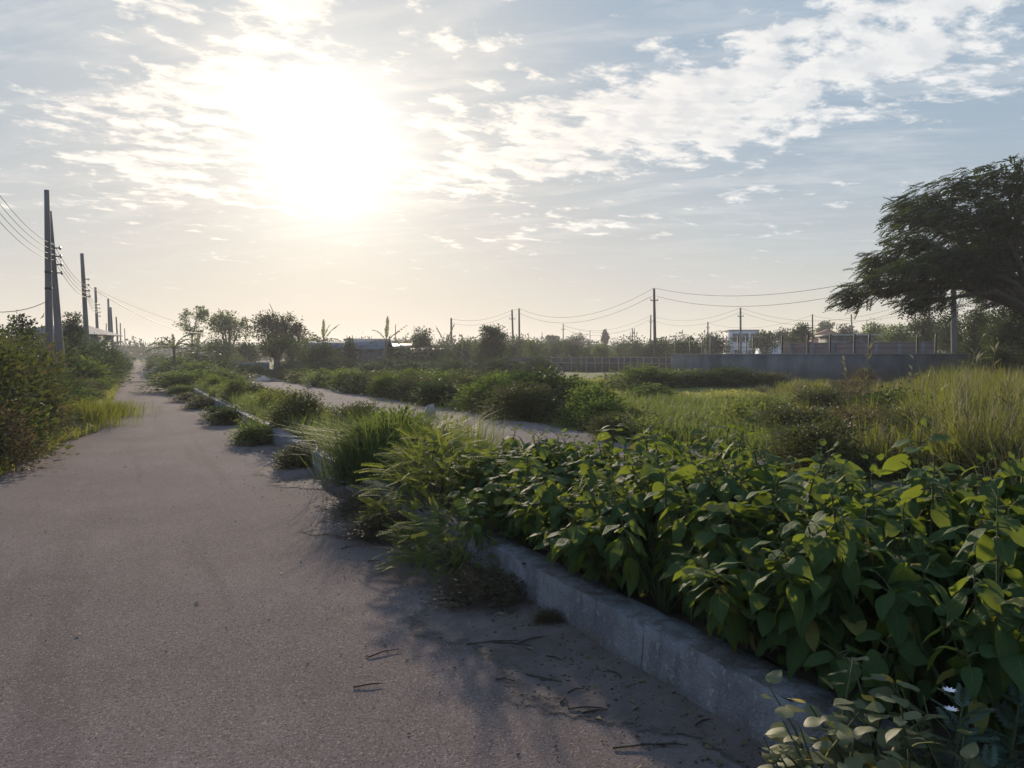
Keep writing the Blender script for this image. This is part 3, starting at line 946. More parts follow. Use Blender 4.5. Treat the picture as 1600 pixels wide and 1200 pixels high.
grass_clump('large bushy clump of tall light grass arching over the kerb', road(2.85, 9.0, .2), 2000, 1.0, .34, 'weed_grass', seed=11)
grass_clump('dark dense grass clump drooping over the kerb face below the tall clump', road(2.48, 8.5, .2), 1500, .66, .3, 'dark_grass', (.2, .9), seed=12)
grass_clump('thin clump of grass beside the tall arching clump toward the second road', road(3.5, 10.2, .2), 800, .8, .3, 'weed_grass', seed=13)
grass_clump('sunlit yellow-green grass clump on the verge across the road', (-9.75, 17.3, 0), 1500, .72, .5, 'tall_grass', (.1, .5), seed=14)
grass_clump('smaller grass clump just beyond the sunlit one across the road', (-10.7, 20.5, 0), 900, .55, .45, 'tall_grass', (.1, .6), seed=15)
grass_clump('wispy grass clump rising behind the broad leaves beside the feathery bush', road(3.3, 7.6, .2), 420, .85, .26, 'weed_grass', (.05, .5), .007, 16)

place_shrub(SHR['dark'][1], 'dark leafy weed tangled in the foot of the tall arching grass clump', road(2.62, 8.7, .15), .95, .62, 'weeds in the sunny median', 'weed')
place_shrub(SHR['green'][2], 'mid green leafy weed mixed into the tall arching grass clump', road(2.95, 9.4, .18), .9, .72, 'weeds in the sunny median', 'weed')
# weeds in the sunny median stretch
r = np.random.default_rng(21)
mb = MB()
n = 17000
t = 9.6 + 29.4 * r.uniform(0, 1, n) ** 1.25
s = r.uniform(2.42, 3.9, n)
pos = np.stack([RN[0] * s + RD[0] * t, RN[1] * s + RD[1] * t, np.full(n, .2)], -1)
blades(mb, r, pos, r.uniform(.14, .55, n), r.uniform(.008, .016, n), r.uniform(.1, 1.0, n))
tag(mb.build('median_grass', 'weed_grass'), 'mixed sunlit grass filling the far stretch of the median', kind='stuff')
for i in range(16):
    t = 13.2 + i * 1.55 + rng.uniform(-.4, .4)
    s = rng.uniform(2.6, 3.7)
    k = ('weed', 'weed', 'green', 'olive')[rng.integers(0, 4)]
    place_shrub(SHR[k][i % 3], f'{WORD[k]} weed in the sunny stretch of the median, {ORD[i]} from the tall grass', road(s, t, .18), rng.uniform(.6, 1.1), rng.uniform(.45, .8), 'weeds in the sunny median', 'weed')
# weeds at the road side of the kerb
for i, (s, t, w_, h_, k) in enumerate([(2.02, 14.6, .75, .36, 'green'), (2.1, 15.8, .7, .42, 'weed'), (2.0, 19.2, .8, .34, 'dark'), (2.05, 20.6, .9, .36, 'dark'), (1.95, 25.5, 1.0, .36, 'olive'), (1.8, 29.5, 1.1, .32, 'olive'),
                                       (1.9, 34.5, 1.2, .4, 'green'), (2.1, 11.2, .6, .34, 'olive')]):
    place_shrub(SHR[k][i % 3], f'{WORD[k]} weed growing on the road against the kerb, {ORD[i]} of these', road(s, t, 0), w_, h_, 'weeds at the foot of the kerb', 'weed')
for i, (s, t, w_, h_) in enumerate([(2.12, 4.55, .75, .17), (2.05, 6.6, .8, .24), (2.2, 3.95, .22, .10), (2.1, 7.5, .7, .25)]):
    place_shrub(SHR['brown'][i % 3], f'withered brown weed at the foot of the kerb below the broad leaves, {ORD[i]} of these', road(s, t, 0), w_, h_, 'withered weeds at the kerb foot', 'weed')
for i, (x, y, w_, h_) in enumerate([(-8.1, 12.3, .8, .3), (-8.9, 14.2, .8, .28), (-9.4, 15.8, .9, .3), (-7.6, 10.9, .7, .2)]):
    place_shrub(SHR['brown'][i % 3], f'low withered weed at the edge of the road below the verge shrubs, {ORD[i]} of these', (x, y, 0), w_, h_, 'withered weeds at the verge edge', 'weed')


# plants in the corner nearest the camera: pale saw-leaved weeds and thistles
def pale_weed_src(seed, n=9, H=.34):
    r = np.random.default_rng(seed)
    fol, stm = MB(), MB()
    for k in range(n):
        a = r.uniform(0, 6.28)
        base = np.array([r.normal(0, .06), r.normal(0, .06), 0])
        h = H * r.uniform(.5, 1.1)
        tip = base + [math.cos(a) * .14, math.sin(a) * .14, h]
        mid = (base + tip) / 2 + [0, 0, .03]
        stm.tube([[0, 0, -.02], base, mid, tip], [.005, .005, .004, .002], 4, cap=False)
        for i in range(7):
            f = .3 + .7 * i / 6
            p = base + (tip - base) * f
            th = r.uniform(0, 6.28)
            e = r.uniform(-.5, .5) + .4 * (f > .9)
            ax = np.array([math.cos(th) * math.cos(e), math.sin(th) * math.cos(e), math.sin(e)])
            L = r.uniform(.05, .085) * (1.1 - .4 * f)
            fol.inst(BROAD[r.integers(0, 4)], frames(ax[None], norm(np.array([[0, 0, 1.]]) + .3 * r.normal(size=(1, 3)))) * L, p[None] + ax[None] * .015)
    return {'name': 'pale_leaved_weed', 'fol': fol.mesh('leaves', 'pale_leaf', True, True), 'stm': stm.mesh('stems', 'green_stem', True)}


PW = [pale_weed_src(500 + i) for i in range(3)]
for i, (px, Yd, z, w_, h_, lab) in enumerate([(1320, 2.35, .20, 1.0, .8, 'pale-leaved weed at the very end of the kerb top with a yellow leaf'), (1385, 2.42, .22, 1.05, .95, 'pale-leaved weed standing tallest over the kerb end below the broad leaves'),
                                              (1440, 2.3, .12, 1.1, .9, 'pale-leaved weed between the tall pale weed and the thistles'), (1350, 2.12, .12, 1.0, .8, 'low pale-leaved weed at the bottom edge before the kerb end'),
                                              (1405, 2.1, .05, 1.1, .95, 'pale-leaved weed filling the bottom edge below the tall pale weed'), (1480, 2.25, .1, 1.0, 1.0, 'pale-leaved weed tucked among the thistles')]):
    x = (px - 800) / FPX * Yd
    o = thing('pale_leaved_weed', lab, 'weed', (x, Yd, z), i * 1.7, 'pale-leaved weeds at the kerb end', (w_ * 1.2, w_ * 1.2, h_ * 1.15))
    for nm, key in (('leaves', 'fol'), ('stems', 'stm')):
        c = bpy.data.objects.new(nm, PW[i % 3][key])
        col.objects.link(c)
        c.parent = o


def thistle(label, loc, H, seed, flower=None):
    r = np.random.default_rng(seed)
    o = thing('thistle', label, 'weed', loc, 0, 'thistles at the kerb end')
    st_, lf = MB(), MB()
    st_.tube([[0, 0, 0], [.01, .01, H * .5], [.03, 0, H]], [.008, .006, .003], 5)
    n = 26
    T_ = frond_template(6, .5, .1, .15, .75)
    f = np.linspace(.05, 1, n)
    th = np.arange(n) * 2.4
    e = .2 + .5 * f
    ax = np.stack([np.cos(th) * np.cos(e), np.sin(th) * np.cos(e), np.sin(e)], -1)
    pos = np.stack([.03 * f, np.zeros(n), H * f], -1)
    lf.inst(T_, frames(ax, norm(np.array([0, 0, 1.]) + .2 * r.normal(size=(n, 3)))) * (r.uniform(.10, .17, n) * (1.15 - .6 * f))[:, None, None], pos)
    st_.build('stem', 'green_stem', o, smooth=True)
    lf.build('leaves', 'thistle_leaf', o)
    for q, (dx, dy, dz) in enumerate(flower or []):
        fb = MB()
        m = 9
        th = np.linspace(0, 6.28, m, endpoint=False)
        ax = np.stack([np.cos(th), np.sin(th), np.full(m, .7)], -1)
        fb.inst(LEAF, frames(ax, np.tile([[0, 0, 1.]], (m, 1))) * .024, np.tile([[dx, dy, dz]], (m, 1)))
        fb.build('flower', 'petal_white', o)


for px, Yd, z, H, sd, fl, lab in [(1500, 2.35, .1, .42, 1, [(-.03, -.03, .47), (-.035, -.05, .42)], 'thistle with small white flowers below the broad leaves'), (1545, 2.2, .05, .36, 2, [(.03, -.05, .33)], 'thistle with one low white flower at the bottom corner'),
                              (1590, 2.4, .1, .40, 3, None, 'flowerless thistle deepest under the broad leaves at the corner'), (1480, 2.15, .03, .3, 4, None, 'short flowerless thistle at the bottom edge beside the pale weeds')]:
    thistle(lab, ((px - 800) / FPX * Yd, Yd, z), H, sd, fl)
# single yellow fruit / flower under the leaves, and a yellow leaf
o = thing('yellow_flower', 'small round yellow flower hanging under the broad leaves over the kerb', 'flower', at(1004, 926, 4.3))
mb = MB()
n = 24
d = rand_dirs(np.random.default_rng(5), n)
mb.inst(LEAF, frames(d, np.tile([[.1, .2, 1.]], (n, 1))) * .026, d * .004)
mb.build('petals', 'petal_yellow', o)
mb = MB()
mb.tube([[0, 0, .005], [.01, .02, .06], [.03, .05, .13]], [.002, .002, .0025], 4)
mb.build('stem', 'green_stem', o)

# ------------------------------------------------------------------ field grass
def field_grass(name, mat, region, n, ncl, crad, h, width, lean, label, seed):
    r = np.random.default_rng(seed)
    mb = MB()
    cs = []
    while len(cs) < ncl:
        px = r.uniform(region[0], region[1])
        Yd = region[2] + (region[3] - region[2]) * r.uniform() ** 1.35
        x = (px - 800) / FPX * Yd
        s, t = st(x, Yd)
        if s > region[4]:
            cs.append([x, Yd, 0])
    cs = np.array(cs)
    hs = r.uniform(.65, 1.15, ncl)
    idx = r.integers(0, ncl, n)
    a, d = r.uniform(0, 6.283, n), np.abs(r.normal(0, crad, n))
    pos = cs[idx] + np.stack([np.cos(a) * d, np.sin(a) * d, np.zeros(n)], -1)
    hh = hs[idx] * r.uniform(.6, 1.1, n) * (h if not callable(h) else h(pos))
    wd = np.full(n, width) * (1 + pos[:, 1] / 25)
    blades(mb, r, pos, hh, wd, r.uniform(lean[0], lean[1], n), 1.0, a + r.normal(0, .8, n))
    return tag(mb.build(name, mat), label, kind='stuff')


def tall_h(p):
    q = p[:, 0] / p[:, 1]
    patch = 1.0 + .26 * np.sin(p[:, 0] * .9 + 1) * np.sin(p[:, 1] * .55) + .2 * np.sin(p[:, 0] * 2.3 + p[:, 1] * 1.4) + .14 * np.sin(p[:, 0] * 5.1 - p[:, 1] * 2.2)
    return patch * np.interp(q, [.3, .4, .5, .56, .75], [.42, .55, .75, 1.05, 1.2])


field_grass('tall_grass', 'tall_grass', (1215, 1760, 7.5, 39, 9.0), 46000, 620, .24, tall_h, .0085, (.05, .95), 'tall yellow-green grass before the grey wall', 31)
field_grass('mixed_grass', 'dull_grass', (1190, 1760, 7.5, 38, 9.0), 26000, 420, .2, lambda p: tall_h(p) * .95, .009, (.1, 1.1), 'duller half-dry grass mixed among the tall grass', 36)
field_grass('field_grass', 'short_grass', (840, 1330, 14, 48, 9.2), 50000, 2600, .35, .16, .012, (.2, 1.0), 'short grass of the open field', 32)
field_grass('rough_grass', 'weed_grass', (900, 1300, 11.5, 26, 9.0), 22000, 500, .25, .5, .009, (.1, .8), 'rough knee-high grass beside the second road', 33)
field_grass('verge_grass', 'short_grass', (470, 960, 20, 52, 9.0), 14000, 900, .3, .35, .013, (.2, .9), 'grass behind the second road', 34)
# grass on the verge across the road
r = np.random.default_rng(35)
mb = MB()
n = 16000
t = 9 + 60 * r.uniform(0, 1, n) ** 1.6
s = np.array([left_edge(q) for q in t]) - np.abs(r.normal(.25, .55, n)) + .08
pos = np.stack([RN[0] * s + RD[0] * t, RN[1] * s + RD[1] * t, np.zeros(n)], -1)
blades(mb, r, pos, r.uniform(.06, .32, n), .008 + t * .0004, r.uniform(.2, 1.0, n))
tag(mb.build('verge_weeds', 'short_grass'), 'low grass fringing the road', kind='stuff')
# tall dry stalks
for i, (px, Yd, top, lean) in enumerate([(1345, 20, 520, .12), (1352, 19, 545, .05), (1328, 21, 560, -.1), (1497, 15, 520, .22), (1510, 14, 560, .12), (1478, 13, 600, -.1), (1560, 12, 575, .15), (1420, 17, 560, .06), (1542, 16, 530, .1), (1590, 11, 590, -.12),
                                         (1445, 11, 640, .25), (1500, 9.5, 660, -.2)]):
    mb = MB()
    x = (px - 800) / FPX * Yd
    h = CAM_H + (HOR - top) / FPX * Yd
    P = [[0, 0, 0], [lean * h * .3, 0, h * .45], [lean * h * .7, 0, h * .8], [lean * h * 1.1, 0, h]]
    mb.tube(P, [.008, .007, .005, .003], 4, cap=False)
    r = np.random.default_rng(600 + i)
    n = 10
    f = r.uniform(.25, 1, n)
    pos = np.array([np.interp(f, [0, .45, .8, 1], [p[c] for p in P]) for c in range(3)]).T
    th = r.uniform(0, 6.28, n)
    ax = np.stack([np.cos(th), np.sin(th), r.uniform(.2, 1.5, n)], -1)
    mb.inst(SLIM, frames(ax, np.tile([[0, .3, 1.]], (n, 1))) * r.uniform(.12, .32, n)[:, None, None], pos)
    tag(mb.build('dry_stalk', 'dry_stalk', loc=(x, Yd, 0)), f'pale dry grass stalk rising above the tall grass, {ORD[i]} of a dozen', 'stalk', 'dry stalks above the tall grass')


# ------------------------------------------------------------------ trees
def lobes_tree(name, label, cat, px, Yd, lobes, mat, leaf, dens, trunk_r, group=None, tplt=LEAF, base_z=0.0, seed=0, depth=.9, upb=.2, bare=0.0, clump=.25, trunk_mat='bark', fork=.45, per=26):
    """lobes: (px, py, rx px, ry px) as seen from the road; each gets its own depth"""
    r = np.random.default_rng(seed + int(px))
    o = thing(name, label, cat, ((px - 800) / FPX * Yd, Yd, base_z), 0, group)
    b = np.array([(px - 800) / FPX * Yd, Yd, base_z])
    fol, tr = MB(), MB()
    k = Yd / FPX
    L = []
    for (lx, ly, rx, ry) in lobes:
        c = at(lx, ly, Yd) - b
        c[1] += r.uniform(-.5, .5) * depth * rx * k * 1.3
        L.append((c, np.array([rx * k, rx * k * depth, ry * k])))
    zmin = min(c[2] for c, _ in L)
    fork_p = np.array([np.mean([c[0] for c, _ in L]) * .25, 0, max(.3, zmin * fork + .1)])
    tr.tube([[0, 0, -.1], fork_p * [.5, 1, .5], fork_p], [trunk_r * 1.25, trunk_r, trunk_r * .85], 8)
    for c, rad in L:
        q = fork_p + (c - fork_p) * .55 + np.array([0, 0, .12 * np.linalg.norm(c - fork_p)])
        tr.tube([fork_p, q, c + [0, 0, rad[2] * .3]], [trunk_r * .6, trunk_r * .36, trunk_r * .12], 5, cap=False)
        nsub = 5
        for _ in range(nsub):
            d = rand_dirs(r, 1)[0]
            d[2] = abs(d[2]) * .6
            e = c + d * rad * .85
            tr.tube([q, (q + e) / 2 + [0, 0, rad[2] * .15], e], [trunk_r * .22, trunk_r * .14, trunk_r * .05], 4, cap=False)
        nc = max(9, int(4.5 * dens * (rad[0] * rad[2]) / (leaf * leaf) / per))
        d = rand_dirs(r, nc)
        rr = r.uniform(.1, 1, nc) ** .42
        C = c + d * rr[:, None] * rad
        N = nc * per
        ci = np.repeat(np.arange(nc), per)
        off = r.normal(size=(N, 3)) * clump * min(rad[0], rad[2] * 1.6) * np.array([1, 1, .7])
        pos = C[ci] + off
        ax = norm(norm(off) + .5 * d[ci] + np.array([0, 0, upb]) + .6 * r.normal(size=(N, 3)))
        up = norm(np.array([0, 0, 1.]) + .7 * r.normal(size=(N, 3)))
        fol.inst(tplt, frames(ax, up) * (leaf * r.uniform(.6, 1.3, N))[:, None, None], pos)
    tr.build('trunk', trunk_mat, o, smooth=True)
    fol.build('crown', mat, o)
    return o


def round_lobes(px, top, w, bot, n, seed):
    r = np.random.default_rng(seed)
    out = []
    for i in range(n):
        a = r.uniform(0, 6.28)
        q = math.sqrt(r.uniform(0, 1)) * .68
        cx, cyy = px + math.cos(a) * q * w / 2, (top + bot) / 2 - math.sin(a) * q * (bot - top) / 2
        out.append((cx, cyy, w * r.uniform(.2, .31), (bot - top) * r.uniform(.2, .31)))
    out.append((px, top + (bot - top) * .2, w * .22, (bot - top) * .2))
    return out


G1 = 'trees beyond the median'
lobes_tree('slender_tree', 'slender tall tree with two small round crowns behind the banana plants', 'tree', 300, 100, [(290, 494, 9, 11), (287, 508, 8, 8), (313, 487, 8, 8), (320, 492, 7, 7), (308, 503, 8, 11), (306, 520, 9, 9), (296, 520, 7, 6)], 'green_leaf', .30, 3.6, .10, G1, fork=.9)
lobes_tree('round_tree', 'loose round-crowned tree between the slender tree and the wide pale tree', 'tree', 358, 90, round_lobes(358, 489, 66, 545, 9, 2) + [(338, 500, 10, 9), (382, 505, 8, 8)], 'green_leaf', .28, 3.4, .14, G1, seed=2)
lobes_tree('round_tree', 'wide pale-green tree with a dry branch poking out of its top', 'tree', 435, 75, round_lobes(432, 489, 80, 556, 12, 3) + [(415, 500, 14, 12), (445, 500, 15, 12), (462, 515, 10, 9)], 'olive_leaf', .26, 4.2, .16, G1, seed=3)
mb = MB()
p0, p1 = at(428, 497, 74.5), at(421, 474, 74.5)
o = lobes_tree('forked_tree', 'small dense tree with a forked trunk beside the second road', 'tree', 430, 60, [(432, 540, 22, 11), (418, 546, 13, 8), (450, 542, 14, 10), (438, 530, 16, 7), (425, 553, 10, 6)], 'dark_leaf', .2, 5.5, .15, G1, fork=.72, seed=4)
mb.tube([p0, (p0 + p1) / 2 + [.1, 0, 0], p1], [.05, .035, .02], 4)
dry = mb.build('dry_branch', 'twig')
for ch in [x for x in col.objects if x.get('label', '').startswith('wide pale-green')]:
    dry.parent = ch
    dry.location = -ch.location
for nm, lab, px, Yd, top, w_, bot, mat, dn, n in [
    ('bushy_tree', 'low dark tree between the round tree and the forked tree', 390, 92, 532, 60, 572, 'dark_leaf', 4.2, 7),
    ('bushy_tree', 'low dull green tree under the round-crowned tree', 340, 84, 535, 62, 575, 'green_leaf', 4, 7),
    ('bushy_tree', 'low green tree under the wide pale tree toward the banana', 478, 84, 520, 46, 570, 'green_leaf', 4, 7),
    ('bushy_tree', 'leafy green tree close beside the first tin shed', 455, 72, 540, 40, 580, 'olive_leaf', 4, 6),
    ('bushy_tree', 'dark leafy tree in front of the first tin shed', 505, 66, 537, 66, 592, 'dark_leaf', 4, 8),
    ('bushy_tree', 'dark leafy tree between the two tin sheds', 545, 78, 528, 34, 580, 'dark_leaf', 4, 6),
    ('bushy_tree', 'dark round tree behind the fallen banana leaves', 655, 86, 519, 50, 566, 'dark_leaf', 4.6, 7),
    ('bushy_tree', 'low dark tree beneath the lone banana plant', 625, 80, 540, 50, 578, 'dark_leaf', 4.4, 7),
    ('bushy_tree', 'low grey-green tree beneath the second banana plant', 690, 82, 540, 60, 578, 'dark_leaf', 4.4, 7),
    ('mango_tree', 'dark dense mango tree standing alone above the shaded hedge strip', 765, 74, 508, 62, 572, 'dark_leaf', 6.0, 12),
    ('bushy_tree', 'pale green tree just before the dark mango tree', 730, 84, 533, 46, 570, 'olive_leaf', 4, 7),
    ('bushy_tree', 'hazy green tree beyond the twin poles', 818, 110, 530, 60, 562, 'far_leaf', 4.2, 7),
    ('bushy_tree', 'low hazy tree beyond the bamboo fence end', 850, 120, 538, 44, 562, 'far_leaf', 4.2, 6),
    ('bushy_tree', 'wide hazy tree on the skyline beyond the bamboo fence', 902, 170, 523, 58, 556, 'far_leaf', 4.4, 8),
    ('bushy_tree', 'hazy tree on the skyline beside the wide one', 868, 190, 526, 36, 556, 'far_leaf', 4.2, 7),
    ('slim_tree', 'tiny slim tree standing up from the skyline like a feather', 945, 200, 516, 9, 546, 'far_leaf', 4.2, 6),
    ('bushy_tree', 'low brown-green tree behind the middle of the bamboo fence', 930, 118, 546, 48, 564, 'far_leaf', 4.4, 6),
    ('bushy_tree', 'low tree behind the bamboo fence near its far end', 980, 122, 540, 46, 562, 'far_leaf', 4.4, 7),
    ('bushy_tree', 'dark tree at the foot of the tall wooden pole', 1025, 100, 532, 60, 564, 'dark_leaf', 4.4, 8),
    ('bushy_tree', 'dark tree behind the corner of the grey wall', 1075, 96, 528, 62, 562, 'dark_leaf', 4.4, 8),
    ('bushy_tree', 'dark tree beside the white two-storey house', 1115, 110, 522, 56, 562, 'dark_leaf', 4.4, 8),
    ('bushy_tree', 'dark round tree between the white house and the white shed', 1195, 105, 517, 42, 552, 'dark_leaf', 5.0, 8),
    ('bushy_tree', 'dark tree behind the brick wall start', 1252, 95, 508, 44, 548, 'dark_leaf', 4.4, 8),
    ('bushy_tree', 'green tree right behind the white shed', 1222, 125, 516, 50, 548, 'far_leaf', 4.2, 7),
    ('bushy_tree', 'round dark tree overtopping the pink gabled house', 1291, 175, 503, 34, 535, 'dark_leaf', 4.4, 7),
    ('bushy_tree', 'dark tree next to the pink gabled house', 1322, 120, 507, 40, 545, 'dark_leaf', 4.4, 8),
    ('bushy_tree', 'green bushy tree behind the flat-roofed shed', 1362, 95, 506, 60, 548, 'green_leaf', 4.2, 8),
    ('bushy_tree', 'green bushy tree under the lowest boughs of the great tree', 1405, 75, 508, 66, 552, 'green_leaf', 4.2, 8),
    ('bushy_tree', 'dark bushy tree between the two concrete poles under the great tree', 1445, 66, 494, 60, 556, 'dark_leaf', 4.4, 9),
    ('bushy_tree', 'bushy tree at the foot of the thick concrete pole', 1490, 60, 492, 64, 560, 'dark_leaf', 4.4, 9),
    ('bushy_tree', 'dark bushy tree by the end of the grey wall', 1530, 50, 487, 66, 580, 'dark_leaf', 5.0, 10),
    ('bushy_tree', 'darkest bushy tree directly beneath the great tree', 1580, 43, 482, 90, 585, 'dark_leaf', 5.4, 11),
    ('bushy_tree', 'dark bushy tree beyond the edge under the great tree', 1665, 44, 500, 100, 590, 'dark_leaf', 4.6, 9),
    ('bushy_tree', 'low dark tree before the trunk of the great tree', 1555, 38, 535, 90, 592, 'dark_leaf', 4.8, 9),
    ('sapling_tree', 'spiky young tree rising behind the two nearest poles', 112, 44, 478, 46, 560, 'dark_leaf', 3.4, 8),
    ('bushy_tree', 'dark drooping tree at the edge behind the verge shrubs', 28, 30, 492, 60, 560, 'dark_leaf', 3.2, 6),
]:
    lobes_tree(nm, lab, 'tree', px, Yd, round_lobes(px, top, w_, bot, n, int(px) + n), mat, max(.14, Yd * .0029), dn * 1.25, max(.06, .0014 * Yd), 'trees and bushes around the field', seed=n)

r = np.random.default_rng(123)
for i in range(24):
    px = 470 + i * 25 + r.uniform(-8, 8)
    mt = ('dark_leaf', 'far_leaf', 'dark_leaf', 'green_leaf')[i % 4]
    lobes_tree('hedgerow_tree', f'low hedgerow tree behind the sheds and fences, {ORD[i]} from the forked tree', 'tree', px, 92 + r.uniform(0, 30), round_lobes(px, 537 + r.uniform(-6, 6), 46, 570, 7, i), mat=mt, leaf=.23, dens=5, trunk_r=.1, group='hedgerow trees behind the sheds', seed=i)
shrubs([(470 + i * 22, 70 + 8 * math.sin(i * 2.1), 44, 563 + 4 * math.sin(i * 1.7), ('dark', 'green', 'dark')[i % 3]) for i in range(18)], 'before the sheds and the shaded hedge strip', 'shrubs before the dark wall')
shrubs([(376, 68, 34, 566, 'dark'), (404, 66, 30, 570, 'green'), (447, 63, 44, 566, 'dark')], 'around the low wall and forked tree', 'shrubs around the low wall')

# the great spreading tree
GT = [(1480, 290, 62, 24), (1550, 274, 70, 26), (1430, 325, 50, 18), (1505, 335, 75, 26), (1585, 335, 70, 36), (1405, 368, 40, 14), (1465, 392, 66, 20), (1375, 428, 42, 12),
      (1352, 455, 28, 13), (1420, 446, 46, 13), (1395, 474, 40, 10), (1535, 395, 58, 24), (1590, 400, 50, 36), (1580, 448, 34, 20), (1620, 465, 36, 24), (1475, 428, 34, 9),
      (1395, 402, 40, 16), (1420, 415, 46, 16), (1372, 440, 36, 14), (1660, 292, 70, 24), (1690, 350, 90, 36), (1740, 325, 70, 26), (1700, 420, 80, 34), (1780, 380, 70, 30), (1650, 420, 60, 34), (1620, 300, 60, 34), (1760, 450, 60, 22), (1440, 425, 40, 12)]


def great_tree():
    Yd, px = 36.0, 1625
    r = np.random.default_rng(77)
    b = np.array([(px - 800) / FPX * Yd, Yd, 0])
    o = thing('spreading_tree', 'great dark spreading tree with feathery layered boughs at the end of the wall', 'tree', b)
    tr, fol = MB(), MB()
    k = Yd / FPX
    fork = np.array([-.25, 0, 3.6])
    tr.tube([[0, 0, -.2], [-.05, 0, 1.2], [-.12, 0, 2.4], fork], [.62, .46, .42, .40], 12)
    sprays, axes = [], []
    for i, (lx, ly, rx, ry) in enumerate(GT):
        c = at(lx + 16, ly + (14 if ly < 400 else 2), Yd) - b
        c[1] += r.uniform(-1, 1) * 2.6
        rad = np.array([rx * k, min(rx * k, 2.2), ry * k])
        q1 = fork + (c - fork) * .4 + np.array([0, 0, .12 * np.linalg.norm(c - fork)])
        tr.tube([fork, q1, c + (q1 - c) * .25, c], [.22, .13, .07, .03], 6, cap=False)
        for _ in range(10):
            d = rand_dirs(r, 1)[0] * [1, 1, .8]
            e = c + d * rad * .9
            m = c + (e - c) * .5 + [0, 0, rad[2] * .2]
            tr.tube([c + (q1 - c) * .2, m, e], [.05, .03, .012], 4, cap=False)
        rad = rad * [1, 1, 1.1]
        nc = int(9 + rx * ry * .0205)
        d = rand_dirs(r, nc)
        C = c + d * (r.uniform(.05, 1, nc) ** .45)[:, None] * rad
        per = 13
        ci = np.repeat(np.arange(nc), per)
        out = norm(C * np.array([1, 1, .25]) - np.array([-.2, 0, .4]))
        # sprays hang along a short outward twig
        f = r.uniform(-.6, .6, nc * per)
        pos = C[ci] + out[ci] * f[:, None] * .8 + r.normal(size=(nc * per, 3)) * [.2, .26, .16]
        ax = norm(out[ci] * [1, 1, .5] + np.array([0, 0, -.3]) + r.normal(size=(nc * per, 3)) * [.5, .5, .3])
        sprays.append(pos)
        axes.append(ax)
    pos, ax = np.concatenate(sprays), np.concatenate(axes)
    n = len(pos)
    up = norm(np.array([0, 0, 1.]) + .3 * r.normal(size=(n, 3)))
    fol.inst(frond_template(5, .34, .11, .3, .6), frames(ax, up) * (.56 * r.uniform(.6, 1.25, n))[:, None, None], pos)
    tr.build('trunk', 'bark', o, smooth=True)
    fol.build('crown', 'tree_leaf', o)


great_tree()


# ------------------------------------------------------------------ banana plants
def banana(label, px, Yd, stem_top, fronds, seed, group='banana plants by the sheds', base_z=0, dead=()):
    """fronds: (azimuth deg, start elevation deg, length px, droop deg)"""
    r = np.random.default_rng(seed)
    b = np.array([(px - 800) / FPX * Yd, Yd, base_z])
    o = thing('banana_plant', label, 'banana plant', b, 0, group)
    H = at(px, stem_top, Yd)[2] - base_z
    mb = MB()
    mb.tube([[0, 0, -.05], [.03, 0, H * .5], [.02, 0, H]], [.15, .12, .08], 8)
    mb.build('stem', 'green_stem', o, smooth=True)
    for k, (az, el, lp, dr) in enumerate(fronds):
        L = lp / FPX * Yd
        a = R(az)
        n = 16
        p = np.array([.02, 0, H])
        mid = [p.copy()]
        for i in range(n):
            e = R(el - dr * ((i + .5) / n) ** 1.5)
            p = p + np.array([math.cos(a) * math.cos(e), math.sin(a) * math.cos(e), math.sin(e)]) * L / n
            mid.append(p.copy())
        mid = np.array(mid)
        side = np.array([-math.sin(a), math.cos(a), 0])
        lf = MB()
        lf.tube(mid, np.linspace(.03, .008, n + 1), 4, cap=False)
        V, F = [], []
        for i in range(2, n):
            f = i / n
            w = L * .10 * math.sin(math.pi * min(1, f * .95 + .05)) ** .6
            t = norm(mid[i + 1] - mid[i])
            nrm = np.cross(side, t)
            for s in (-1, 1):
                ang = R(r.uniform(-45, 10))
                d = side * s * math.cos(ang) + nrm * (1 if nrm[2] > 0 else -1) * math.sin(ang) + t * .25
                gap = r.uniform(.0, .22)
                w2 = w * r.uniform(.75, 1.05)
                q = len(V)
                V += [mid[i], mid[i + 1], mid[i] + (mid[i + 1] - mid[i]) * (1 - gap) + d * w2, mid[i] + (mid[i + 1] - mid[i]) * gap + d * w2]
                F.append([q, q + 1, q + 2, q + 3])
        lf.add(V, F)
        lf.build('leaf', 'dry_leaf' if k in dead else 'banana_leaf', o)


banana('big banana plant with spread leaves where the median ends', 272, 58, 545, [(180, 35, 46, 75), (160, 60, 36, 70), (20, 30, 46, 80), (0, 65, 36, 60), (200, 15, 44, 60), (340, 10, 44, 60), (120, 75, 32, 60), (250, 40, 40, 70), (60, 50, 38, 60)], 1)
banana('second banana plant leaning behind the big one near the slender tree', 308, 66, 550, [(180, 50, 36, 70), (10, 45, 40, 75), (350, 15, 44, 55), (190, 10, 40, 60), (100, 75, 34, 50), (30, 70, 34, 60)], 2)
banana('banana plant with three upright leaves above the first tin shed', 505, 78, 532, [(95, 84, 34, 10), (10, 55, 36, 25), (175, 40, 32, 50), (185, 10, 36, 50), (350, 20, 32, 60), (20, 78, 28, 30)], 3)
banana('tall banana plant with torn leaves fanned out against the sky', 603, 76, 533, [(80, 80, 40, 8), (8, 42, 42, 12), (172, 62, 30, 60), (185, 10, 34, 60), (355, 5, 30, 60)], 4)
banana('banana plant with two upright torn leaves and dead hanging ones before the thin pole', 696, 78, 543, [(170, 72, 38, 18), (20, 76, 40, 18), (5, 22, 32, 25), (180, 20, 38, 90), (0, -5, 36, 50), (190, 0, 40, 70)], 5, dead=(3, 4, 5))
banana('stooped banana plant with dead folded leaves beside the tall one', 640, 77, 556, [(10, 50, 40, 80), (170, 40, 32, 90), (0, 10, 38, 40), (185, 0, 30, 60)], 6, dead=(0, 1, 3))
